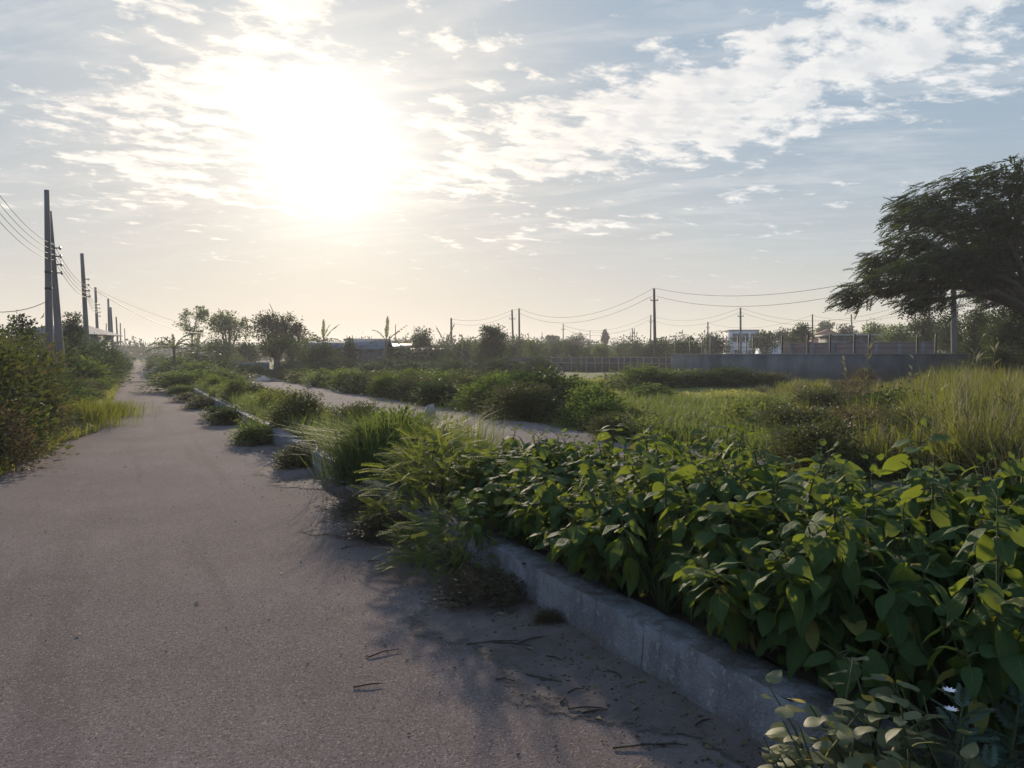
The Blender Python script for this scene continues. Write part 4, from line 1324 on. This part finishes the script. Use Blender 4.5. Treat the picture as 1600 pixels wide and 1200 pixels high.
banana('small banana plant half hidden by the mango tree', 722, 80, 548, [(20, 40, 26, 70), (160, 45, 26, 70), (340, 15, 30, 60), (90, 75, 22, 40)], 7)


# ------------------------------------------------------------------ poles and wires
def pole(name, label, px, Yd, top, base_px, r0, r1, mat, group, arms=(), bracket=False, band=None):
    x0 = (base_px - 800) / FPX * Yd
    b = np.array([x0, Yd, -.05])
    tp = at(px, top, Yd) - b
    o = thing(name, label, 'pole', b, 0, group)
    mb = MB()
    n = 6
    mb.tube([tp * i / n for i in range(n + 1)], np.linspace(r0, r1, n + 1), 12 if Yd < 60 else 8)
    mb.build('shaft', mat, o, smooth=True)
    for frac, half in arms:
        c = tp * frac
        a = MB()
        a.box(c, (half * 2, .09, .09))
        a.build('crossarm', 'dark_metal', o)
        for s in (-1, 1):
            q = MB()
            p = c + np.array([s * half * .9, 0, .045])
            q.tube([p, p + [0, 0, .08], p + [0, 0, .10], p + [0, 0, .2]], [.03, .03, .06, .04], 6)
            q.build('insulator', 'insulator', o)
    if bracket:
        for i in range(4):
            c = tp * (.80 - .045 * i)
            a = MB()
            a.box(c + np.array([.16, 0, 0]), (.34, .05, .05))
            a.build('bracket', 'dark_metal', o)
            q = MB()
            p = c + np.array([.34, 0, -.08])
            q.tube([p, p + [0, 0, .05], p + [0, 0, .1], p + [0, 0, .16]], [.03, .055, .055, .03], 8)
            q.build('insulator', 'insulator', o)
    if band:
        for f in band:
            a = MB()
            rr = r0 + (r1 - r0) * f + .012
            a.tube([tp * f, tp * f + [0, 0, .08]], [rr, rr], 12)
            a.build('clamp_band', 'dark_metal', o)
    return o


GP = 'concrete poles beside the road'
pole('concrete_pole', 'tallest upright concrete pole, the nearest of the row beside the road', 73, 32, 297, 78, .17, .095, 'pole_concrete', GP, band=(.60, .52))
pole('concrete_pole', 'concrete pole leaning against the tallest upright pole', 77, 33.5, 330, 98, .18, .10, 'pole_concrete', GP, bracket=True)
pole('concrete_pole', 'leaning concrete pole next after the two crossed poles', 128, 51, 396, 139, .19, .11, 'pole_concrete', GP, bracket=True)
pole('concrete_pole', 'concrete pole third along the road after the crossed pair', 149, 77, 449, 155, .19, .11, 'pole_concrete', GP, bracket=True)
pole('concrete_pole', 'taller of the two poles standing close together far along the road', 169, 92, 467, 173, .19, .11, 'pole_concrete', GP)
pole('concrete_pole', 'shorter stout pole standing close behind its taller twin far along the road', 172.5, 95, 480, 177, .26, .15, 'pole_concrete', GP)
pole('concrete_pole', 'thin pole after the close twin poles far along the road', 181.5, 130, 495, 186, .19, .12, 'pole_concrete', GP)
pole('concrete_pole', 'second thin pole after the close twin poles far along the road', 188, 180, 505, 189, .2, .13, 'pole_concrete', GP)
pole('concrete_pole', 'last tiny pole where the road meets the horizon', 194.5, 240, 513, 197, .2, .13, 'pole_concrete', GP)
pole('concrete_pole', 'faint post beside the close twin poles', 166, 120, 505, 166.5, .09, .07, 'pole_concrete', GP)
GF = 'power poles across the fields'
pole('power_pole', 'tall wooden power pole with a short crossarm rising above the bamboo fence', 1022, 83, 451, 1024, .19, .12, 'bark', GF, arms=((.86, .42),))
pole('power_pole', 'left-leaning member of the twin power poles beyond the mango tree', 800, 120, 484, 803, .17, .13, 'bark', GF, arms=((.84, .5),))
pole('power_pole', 'upright member of the twin power poles beyond the mango tree', 811, 120, 482, 812, .17, .13, 'bark', GF)
pole('power_pole', 'power pole standing before the white two-storey house', 1157, 104, 481, 1157.5, .17, .12, 'pole_concrete', GF, arms=((.86, .4),))
pole('power_pole', 'thinner pole just beside the tall wooden pole', 1017, 137, 492, 1016, .15, .1, 'bark', GF, arms=((.86, .3),))
pole('power_pole', 'thin pole rising between the two skyline trees', 880, 174, 506, 880, .15, .1, 'bark', GF, arms=((.86, .4),))
pole('power_pole', 'thin pole beside the banana plant with dead leaves', 705, 130, 497, 705.5, .2, .15, 'bark', GF)
pole('power_pole', 'upright one of the two crossed far poles', 988, 200, 513, 988, .17, .13, 'bark', GF)
pole('power_pole', 'slanting one of the two crossed far poles', 991, 201, 513, 994, .13, .1, 'bark', GF)
pole('power_pole', 'pole beside the dark trees next to the white house', 1106, 164, 503, 1106.5, .2, .14, 'pole_concrete', GF, arms=((.86, .4),))
pole('power_pole', 'pole behind the brick wall start', 1269.5, 134, 491, 1270, .16, .12, 'bark', GF)
pole('power_pole', 'slightly leaning pole behind the flat-roofed shed', 1330, 150, 491, 1334, .17, .13, 'bark', GF)
pole('power_pole', 'thin pole under the boughs of the great tree', 1452, 82, 456, 1452.5, .15, .11, 'pole_concrete', GF)
pole('power_pole', 'thick pale concrete pole half hidden by the great tree', 1489, 48, 400, 1492, .19, .14, 'pole_concrete', GF, arms=((.95, .4),))
pole('power_pole', 'far thin pole left of the thin pole under the boughs'.replace('left of', 'beside'), 1430, 125, 484, 1430, .15, .1, 'bark', GF, arms=((.97, .35),))
for px, Yd, top, lab in [(1066, 230, 515, 'tiny far pole behind the dark trees at the wall corner'), (922, 240, 516, 'tiny far pole between the wide hazy tree and the slim tree'), (847, 240, 519, 'tiny far pole behind the hazy trees beyond the twin poles'),
                         (985, 260, 519, 'tiny far pole next to the crossed far poles'), (1119, 260, 520, 'tiny far pole next to the white house'), (618, 200, 507, 'tiny far pole behind the tall banana plant'), (722, 220, 522, 'tiny far pole behind the small banana plant'), (826, 260, 523, 'tiny far pole just after the twin poles'),
                         (961, 280, 530, 'tiny far pole just after the slim feather tree')]:
    pole('power_pole', lab, px, Yd, top, px, .14, .1, 'bark', GF)


def wire(label, p0, p1, sag, rad, group, n=18):
    p0, p1 = np.array(p0, float), np.array(p1, float)
    f = np.linspace(0, 1, n)[:, None]
    P = p0 + (p1 - p0) * f
    P[:, 2] -= (4 * sag * f * (1 - f))[:, 0]
    mb = MB()
    mb.tube(P - p0, rad, 4, cap=False)
    return tag(mb.build('power_line', 'cable', loc=tuple(p0)), label, 'power line', group)


GW = 'wires along the row of poles'
for i in range(4):
    nm = ('uppermost', 'second', 'third', 'lowest')[i]
    wire(f'{nm} of four wires slanting down to the leaning pole from the sky edge', at(-90, 170 + 20 * i, 17), at(84, 382 + 8 * i, 33.4), .55, .011, GW)
    wire(f'{nm} of four wires between the leaning pole and the next pole', at(84, 382 + 8 * i, 33.4), at(136, 447 + 6 * i, 51), .35, .012, GW)
    wire(f'{nm} of four wires between the second and third pole of the row', at(136, 447 + 6 * i, 51), at(153, 473 + 4 * i, 77), .5, .012, GW)
wire('cable coming level from the edge to the band on the tallest pole', at(-60, 479, 24), at(75, 470, 31.9), .3, .014, GW)
wire('slack cable between the tallest pole and the second pole', at(75, 468, 32), at(132, 452, 51), 1.3, .010, GW)
wire('long service cable running from the second pole over to the slender tree', at(140, 448, 51), at(330, 520, 98), 1.0, .022, GW)
wire('thinner service cable running beside the long one to the round tree', at(150, 452, 77), at(372, 522, 100), .8, .014, GW)
GX = 'wires across the fields'
wire('upper wire from the thin pole to the twin poles', at(705, 498, 130), at(801, 484, 120), .9, .018, GX)
wire('lower wire from the thin pole to the twin poles', at(706, 505, 130), at(799, 491, 120), .9, .016, GX)
wire('upper wire from the twin poles to the tall wooden pole', at(811, 482, 120), at(1022, 450, 83), 2.2, .02, GX)
wire('lower wire from the twin poles to the tall wooden pole', at(813, 490, 120), at(1018, 463, 83), 2.1, .02, GX)
wire('upper wire from the tall wooden pole into the great tree', at(1022, 450, 83), at(1489, 404, 48), 1.5, .016, GX)
wire('lower wire from the tall wooden pole into the great tree', at(1027, 463, 83), at(1484, 417, 48), 1.7, .016, GX)
wire('wire between the twin poles at their tops', at(800, 484, 120), at(811, 482, 120), .05, .016, GX)
wire('upper wire from the far thin pole to the thinner pole by the tall one', at(880, 507, 174), at(1017, 493, 137), 2.0, .018, GX)
wire('lower wire from the far thin pole to the thinner pole by the tall one', at(881, 513, 174), at(1016, 499, 137), 2.2, .018, GX)
wire('upper wire from the thinner pole to the pole before the white house', at(1017, 493, 137), at(1157, 481, 104), 1.3, .016, GX)
wire('lower wire from the thinner pole to the pole before the white house', at(1018, 500, 137), at(1156, 488, 104), 1.4, .016, GX)
wire('upper wire from the pole before the white house toward the thin pole under the boughs', at(1157, 481, 104), at(1452, 462, 82), 2.2, .014, GX)
wire('lower wire from the pole before the white house toward the thin pole under the boughs', at(1158, 488, 104), at(1452, 470, 82), 2.2, .014, GX)
wire('wire from the far pole by the white house to the pole behind the brick wall', at(1106, 505, 164), at(1270, 492, 134), 1.6, .016, GX)
wire('wire from the pole behind the brick wall to the far pole under the boughs', at(1270, 493, 134), at(1430, 486, 125), 1.2, .016, GX)
wire('faint wire from the skyline pole out to the crossed far poles', at(880, 509, 174), at(988, 515, 200), 1.2, .018, GX)
wire('wire from the thin pole under the boughs to the thick pale pole', at(1452, 470, 82), at(1560, 460, 48), .3, .012, GX)


# ------------------------------------------------------------------ walls, fences, houses
def long_wall(name, label, p0, p1, h, th, mat, coping=None, cap_h=.07, piers=0, pier_mat=None, group=None):
    p0, p1 = np.array(p0[:2]), np.array(p1[:2])
    L = np.linalg.norm(p1 - p0)
    rz = math.atan2(p1[1] - p0[1], p1[0] - p0[0])
    o = thing(name, label, 'wall', (p0[0], p0[1], 0), rz, group)
    mb = MB()
    mb.box((L / 2, 0, h / 2 - .1), (L, th, h + .2))
    mb.build('body', mat, o)
    if coping:
        c = MB()
        c.box((L / 2, 0, h + cap_h / 2), (L + .06, th + .08, cap_h))
        c.build('coping', coping, o)
    for i in range(piers):
        q = MB()
        x = L * (i + .5) / piers
        q.box((x, -th / 2 - .03, h / 2 - .05), (.3, .10, h - .01))
        q.build('pier', pier_mat or mat, o)
    return o


A, B = at(1050, 553, 50), at(1515, 553, 41)
long_wall('boundary_wall', 'long plain grey plastered wall behind the tall grass', A, B, 1.72, .22, 'plaster', 'coping', .045)
C2 = at(1300, 553, 51)
long_wall('brick_wall', 'brown brick wall standing behind the long grey wall', at(1223, 553, 60), at(1462, 553, 54), 2.65, .22, 'brick', None, piers=7, pier_mat='plaster')
long_wall('low_wall', 'low green-grey wall behind the forked tree', at(366, 570, 72), at(420, 570, 70), 1.05, .18, 'plaster')
long_wall('shaded_hedge_strip', 'long low dark slab standing in for a shaded hedge behind the bamboo fence', at(600, 570, 90), at(1052, 570, 82), 1.45, .15, 'dark_board_hedge_shade', None)  # dark slab standing for a hedge in shadow, the shade put into its colour


def post_fence(name, label, cat, pts, h, r_, mat, rails, rail_mat, topbend=0.0, group=None, jitter=0.0, seed=1):
    r = np.random.default_rng(seed)
    b = np.array([pts[0][0], pts[0][1], 0])
    o = thing(name, label, cat, b, 0, group)
    P = [np.array([p[0], p[1], 0]) - b for p in pts]
    tops = []
    for p in P:
        hh = h * r.uniform(1 - jitter, 1 + jitter)
        j = r.normal(0, jitter * .5, 2)
        mb = MB()
        L = [p, p + [j[0] * .5, 0, hh * .5], p + [j[0], 0, hh]]
        if topbend:
            L += [p + [j[0] - topbend * .3, -topbend, hh + topbend]]
        mb.tube(L, r_, 6)
        mb.build('post', mat, o)
    for f in rails:
        mb = MB()
        Q = []
        for i in range(len(P) - 1):
            for q in (0, .5):
                Q.append(P[i] + (P[i + 1] - P[i]) * q + [0, -.03, h * f - (.03 if q else 0)])
        Q.append(P[-1] + [0, -.03, h * f])
        mb.tube(Q, .012 if rail_mat == 'cable' else .035, 5)
        mb.build('strand' if rail_mat == 'cable' else 'rail', rail_mat, o)
    return o


pts = [at(px, 560, 84 - (px - 860) * .06) for px in (862, 878, 893, 908, 916, 930, 941, 952, 967, 975, 985, 996, 1006, 1018, 1030, 1041, 1049)]
post_fence('bamboo_fence', 'rickety bamboo post fence standing before the shaded hedge strip', 'fence', pts, 1.58, .04, 'bamboo', (.97, .6), 'bamboo', jitter=.06, seed=4)
pts = [at(px, 550, 52 - (px - 1050) * .018) for px in (1055, 1078, 1097, 1110, 1135, 1153, 1166, 1176)]
post_fence('wire_fence', 'dark wire fence posts rising behind the near end of the grey wall', 'fence', pts, 2.95, .035, 'dark_metal', (.95, .85, .75, .65), 'cable', seed=5)
pts = [at(px, 550, 51 - (px - 1180) * .018) for px in (1222, 1262, 1297, 1335, 1358, 1433, 1462)]
post_fence('barbed_wire_fence', 'dark fence posts with bent tops before the brick wall', 'fence', pts, 2.75, .06, 'dark_metal', (.98, .88, .78), 'cable', topbend=.22, seed=6)


def house(name, label, x, Yd, w, d, h, mat, roof, rz=0.0, windows=(), cat='house', group=None, roof_mat='tin_sheet', over=.3, rise=.8, win_frame=None, posts=0):
    o = thing(name, label, cat, (x, Yd, 0), rz, group)
    mb = MB()
    mb.box((0, 0, h / 2 - .1), (w, d, h + .2))
    mb.build('wall', mat, o)
    rb = MB()
    W, D = w / 2 + over, d / 2 + over
    if roof == 'flat':
        rb.box((0, 0, h + .09), (2 * W, 2 * D, .16))
    elif roof == 'hip':
        q = W * .45
        V = [[-W, -D, h], [W, -D, h], [W, D, h], [-W, D, h], [-W + q, 0, h + rise], [W - q, 0, h + rise]]
        lo = [[a, b, c - .06] for a, b, c in V[:4]]
        rb.add(V + lo, [[0, 1, 5, 4], [2, 3, 4, 5], [0, 6, 7, 1], [1, 7, 8, 2], [2, 8, 9, 3], [3, 9, 6, 0], [6, 9, 8, 7]])
        rb.add(np.array(V), [[1, 2, 5], [3, 0, 4]])
    elif roof == 'gable':
        V = [[-W, -D, h], [W, -D, h], [W, D, h], [-W, D, h], [-W, 0, h + rise], [W, 0, h + rise]]
        V2 = [[a, b, c - .06] for a, b, c in V]
        rb.add(V + V2, [[0, 1, 5, 4], [2, 3, 4, 5], [0, 6, 7, 1], [2, 8, 9, 3], [6, 10, 11, 7], [8, 11, 10, 9]])
        gb = MB()
        gb.add([[-w / 2, -d / 2, h], [-w / 2, d / 2, h], [-w / 2, 0, h + rise * d / 2 / D]], [[0, 1, 2]])
        gb.add([[w / 2, -d / 2, h], [w / 2, d / 2, h], [w / 2, 0, h + rise * d / 2 / D]], [[0, 2, 1]])
        gb.build('gable', mat, o)
    elif roof == 'shed':
        V = [[-W, -D, h - rise * .1], [W, -D, h - rise * .1], [W, D, h + rise], [-W, D, h + rise]]
        V2 = [[a, b, c + .05] for a, b, c in V]
        rb.add(V + V2, [[0, 3, 2, 1], [4, 5, 6, 7], [0, 1, 5, 4], [1, 2, 6, 5], [2, 3, 7, 6], [3, 0, 4, 7]])
    rb.build('roof', roof_mat, o)
    for (wx, wz, ww, wh) in windows:
        f = MB()
        y = -d / 2 - .03
        for bx, bz, bw, bh in ((wx, wz + wh / 2, ww + .16, .08), (wx, wz - wh / 2, ww + .16, .08), (wx - ww / 2, wz, .08, wh - .08), (wx + ww / 2, wz, .08, wh - .08), (wx, wz, .05, wh - .08)):
            f.box((bx, y, bz), (bw, .1, bh))
        fo = f.build('window', win_frame or 'white_paint', o)
        p = MB()
        p.box((wx, -d / 2 - .012, wz), (ww - .06, .03, wh - .06))
        p.build('pane', 'glass', fo)
    for i in range(posts):
        q = MB()
        q.tube([[-W + .1 + i * (2 * W - .2) / (posts - 1), -D + .1, 0], [-W + .1 + i * (2 * W - .2) / (posts - 1), -D + .1, h]], .05, 6)
        q.build('verandah_post', 'bamboo', o)
    return o


house('tin_roofed_house', 'house with a pale blue-grey hipped tin roof behind the leaning poles', (106 - 800) / FPX * 62, 62, 4.9, 4.2, 3.35, 'pale_plaster', 'hip', 0, [(-1.5, 2.2, .8, .9), (1.4, 2.2, .8, .9)], over=.65, rise=.75, posts=5)
house('two_storey_house', 'white two-storey house with three dark windows behind the grey wall', (1157 - 800) / FPX * 150, 150, 5.2, 6, 6.55, 'white_paint', 'flat', 0, [(-1.75, 5.2, 1.35, 1.5), (-.05, 5.2, 1.15, 1.5), (1.6, 5.2, 1.15, 1.5), (-1.5, 2.2, 1.2, 1.3), (1.2, 2.2, 1.2, 1.3)], over=.12, win_frame='plaster')
o = thing('balcony_slab', None, None, (0, 0, 0))
bpy.data.objects.remove(o)
house('white_shed', 'low white painted shed between the dark tree and the brick wall', (1203 - 800) / FPX * 112, 112, 3.4, 3, 3.25, 'white_paint', 'shed', 0, [], 'shed', roof_mat='tin_sheet', over=.1, rise=.25)
house('gabled_house', 'small pinkish gabled house peeping over the brick wall', (1291 - 800) / FPX * 160, 160, 3.0, 6.0, 5.9, 'roof_tile', 'gable', R(78), [], over=.25, rise=1.3, roof_mat='roof_tile')
house('flat_roofed_shed', 'long dark shed with a thin pale flat roof behind the brick wall', (1345 - 800) / FPX * 82, 82, 7.6, 4, 3.75, 'plaster', 'flat', R(-3), [(-1.4, 2.7, 1.2, 1.1), (.2, 2.7, 1.2, 1.1), (1.8, 2.7, 1.2, 1.1)], 'shed', roof_mat='coping', over=.3, win_frame='plaster')
GS = 'tin sheds among the banana plants'
house('tin_shed', 'low tin shed with a dull blue roof beside the upright banana plant', (512 - 800) / FPX * 80, 80, 3.2, 3, 2.45, 'rusty_tin', 'gable', R(4), [], 'shed', GS, 'tin_sheet', .25, .75)
house('tin_shed', 'larger tin shed with a patched silver and black roof', (575 - 800) / FPX * 82, 82, 4.0, 3.6, 2.35, 'rusty_tin', 'gable', R(-6), [(-.9, 1.7, .6, .6)], 'shed', GS, 'tin_sheet', .35, 1.15)
house('tin_shed', 'dark rusty lean-to shed beside the patched-roof shed', (622 - 800) / FPX * 84, 84, 2.6, 3, 2.5, 'dark_board_hedge_shade', 'shed', R(5), [], 'shed', GS, 'rusty_tin', .2, .5)
house('tin_shed', 'low dark lean-to behind the fallen banana leaves', (668 - 800) / FPX * 86, 86, 4.6, 3, 2.1, 'dark_board_hedge_shade', 'shed', R(-4), [], 'shed', GS, 'rusty_tin', .2, .4)

# ------------------------------------------------------------------ heaps and small things
def heap(name, label, cat, loc, rx, ry, h, mat, seed):
    r = np.random.default_rng(seed)
    mb = MB()
    nr, na = 7, 18
    V = [[0, 0, h]]
    for i in range(1, nr + 1):
        f = i / nr
        for j in range(na):
            a = 6.283 * j / na
            k = 1 + .16 * math.sin(3 * a + seed) + r.normal(0, .05)
            V.append([math.cos(a) * rx * f * k, math.sin(a) * ry * f * k, h * (1 - f) ** 1.1 * (1 + r.normal(0, .1)) - (.05 if i == nr else 0)])
    T = [[0, 1 + j, 1 + (j + 1) % na] for j in range(na)]
    Q = [[1 + (i - 1) * na + j, 1 + i * na + j, 1 + i * na + (j + 1) % na, 1 + (i - 1) * na + (j + 1) % na] for i in range(1, nr) for j in range(na)]
    mb.add(V, T)
    mb.Q.append(np.array(Q, np.int32))
    return tag(mb.build(name, mat, loc=tuple(map(float, loc)), smooth=True), label, cat)


heap('sand_heap', 'grey heap of sand dumped at the roadside near the horizon', 'heap', (*(ground(243, 588)[:2]), 0), 1.0, 1.6, .85, 'sand_heap', 1)
heap('rubble_heap', 'small pale rubble heap on the second road below the forked tree', 'heap', (*(ground(412, 594)[:2]), 0), .5, .9, .32, 'stone', 2)
heap('rubble_heap', 'darker flat rubble heap beside the pale one on the second road', 'heap', (*(ground(428, 596)[:2]), 0), .65, .9, .2, 'litter', 3)
p = ground(671, 650)
mb = MB()
V = np.array([[-.13, -.10, -.02], [.14, -.11, -.02], [.13, .12, -.02], [-.12, .11, -.02], [-.10, -.09, .30], [.11, -.07, .34], [.10, .10, .25], [-.09, .08, .22]])
mb.add(V, [[0, 3, 2, 1], [4, 5, 6, 7], [0, 1, 5, 4], [1, 2, 6, 5], [2, 3, 7, 6], [3, 0, 4, 7]])
tag(mb.build('kerb_chunk', 'stone', loc=(p[0], p[1], 0), rz=.5), 'pale broken block standing at the edge of the second road', 'stone')
p = ground(483, 606)
heap('marker_stone', 'small ochre marker stone at the far edge of the second road', 'stone', (p[0], p[1], 0), .16, .14, .4, 'bamboo', 6)

# pebbles and litter on the tarmac
r = np.random.default_rng(90)
ICO_V = np.array([[0, 0, 1], [.9, 0, .3], [.2, .85, .3], [-.8, .5, .25], [-.75, -.5, .3], [.25, -.85, .25], [0, 0, -.2]])
ICO_F = np.array([[0, 1, 2], [0, 2, 3], [0, 3, 4], [0, 4, 5], [0, 5, 1], [6, 2, 1], [6, 3, 2], [6, 4, 3], [6, 5, 4], [6, 1, 5]])
for nm, mat, n, srange, size, lab in (('pebbles', 'pebble', 420, (-2.2, 2.2), (.003, .010), 'dark pebbles scattered over the road'), ('dirt_crumbs', 'litter', 2600, (1.0, 2.26), (.003, .012), 'dark crumbs of earth and litter along the kerb foot'),
                                      ('gravel', 'stone', 500, (-1.8, 2.25), (.002, .006), 'pale grit scattered over the road')):
    t = 1.2 + 14 * r.uniform(0, 1, n) ** 1.6
    s = r.uniform(srange[0], srange[1], n) if nm != 'dirt_crumbs' else 2.26 - np.abs(r.normal(0, .38, n))
    pos = np.stack([RN[0] * s + RD[0] * t, RN[1] * s + RD[1] * t, np.full(n, .003)], -1)
    if nm == 'dirt_crumbs':
        pos[:, 2] = [.004 + DIRT_Z(a_, b_) for a_, b_ in zip(s, t)]
    a = r.uniform(0, 6.28, n)
    sz = r.uniform(size[0], size[1], n) * r.uniform(.6, 1.4, n)
    M = np.zeros((n, 3, 3))
    M[:, 0, 0], M[:, 0, 1], M[:, 1, 0], M[:, 1, 1], M[:, 2, 2] = np.cos(a), -np.sin(a) * .7, np.sin(a), np.cos(a) * .7, .6
    mb = MB()
    mb.inst((ICO_V, ICO_F, ICO_V * 0), M * sz[:, None, None], pos)
    tag(mb.build(nm, mat), lab, kind='stuff')
r = np.random.default_rng(92)
n = 260
t = 1.4 + 13 * r.uniform(0, 1, n) ** 1.4
s = np.where(r.uniform(0, 1, n) < .8, 2.24 - np.abs(r.normal(0, .22, n)), r.uniform(-1.5, 2.2, n))
pos = np.stack([RN[0] * s + RD[0] * t, RN[1] * s + RD[1] * t, [.008 + DIRT_Z(a_, b_) for a_, b_ in zip(s, t)]], -1)
a = r.uniform(0, 6.28, n)
mb = MB()
mb.inst(LEAF, frames(np.stack([np.cos(a), np.sin(a), r.uniform(-.05, .25, n)], -1), norm(np.array([0, 0, 1.]) + .35 * r.normal(size=(n, 3)))) * r.uniform(.02, .06, n)[:, None, None], pos)
tag(mb.build('fallen_leaves', 'dry_leaf'), 'dry fallen leaves gathered along the kerb foot', kind='stuff')
r = np.random.default_rng(91)
TW = [(770, 1005, .3, 10), (800, 1008, .22, -15), (830, 1003, .16, 30), (850, 1060, .2, -30), (880, 1095, .06, 60), (900, 1082, .09, 25), (915, 1108, .16, 0), (930, 1112, .12, 10), (790, 1062, .1, -20), (1010, 1165, .28, 5), (1050, 1163, .12, -8),
      (545, 855, .14, 35), (585, 876, .1, -5), (600, 1020, .18, 35), (865, 1030, .1, -40), (575, 1070, .14, 15), (1100, 1135, .1, 30), (960, 1060, .12, -60)]
for px, py, L, a in TW:
    p = ground(px, py, .01)
    s, t = st(p[0], p[1])
    p[2] = .007 + DIRT_Z(s, t)
    a = R(a)
    mb = MB()
    d = np.array([math.cos(a), math.sin(a), 0])
    mb.tube([-d * L * .5, np.array([r.normal(0, .01), r.normal(0, .012), .006]), d * L * .5 + [0, 0, .004]], [.0045, .004, .002], 5)
    if L > .15:
        q = np.array([-d[1], d[0], 0]) * r.choice([-1, 1])
        mb.tube([d * L * .1, d * L * .25 + q * .04 + [0, 0, .005]], [.003, .0012], 4)
    tag(mb.build('twig', 'twig', loc=tuple(map(float, p))), 'dry dark twig lying on the road near the kerb', 'twig', 'dry twigs on the road')

# ------------------------------------------------------------------ far tree belt
r = np.random.default_rng(99)
mb = MB()
for i in range(520):
    px = r.uniform(-150, 1800)
    Yd = r.uniform(210, 420)
    hh = r.uniform(4.5, 8.5) * (1.15 if 1150 < px else 1.0) * (.85 if 180 < px < 240 else 1)
    wd = r.uniform(3, 7)
    n = 420
    d = rand_dirs(r, n)
    d[:, 2] = np.abs(d[:, 2])
    pos = np.array([(px - 800) / FPX * Yd, Yd, hh * .12]) + d * (r.uniform(.3, 1, n) ** .5)[:, None] * np.array([wd, wd, hh * .88]) * (1 + .06 * r.normal(size=(n, 1)))
    pos[:, 2] = np.maximum(pos[:, 2], .3)
    mb.inst(LEAF, frames(d + .6 * r.normal(size=(n, 3)), rand_dirs(r, n)) * r.uniform(.45, 1.1, n)[:, None, None], pos)
tag(mb.build('far_treeline', 'far_leaf'), 'hazy belt of far trees closing the horizon', kind='stuff')

# ------------------------------------------------------------------ haze
HAZE = 0.0006
if HAZE:
    m = bpy.data.materials.new('haze')
    m.use_nodes = True
    t = NT(m.node_tree)
    vol = t.n('ShaderNodeVolumePrincipled', {'Color': (.93, .95, 1.0, 1), 'Density': HAZE, 'Anisotropy': .3})
    t.n('ShaderNodeOutputMaterial', {'Volume': vol.outputs[0]})
    MATS['haze'] = m
    hz = MB()
    hz.box((0, 1250, 7.2), (5600, 4400, 18.4))
    tag(hz.build('haze', 'haze'), 'thin pale evening haze over the fields', kind='stuff')
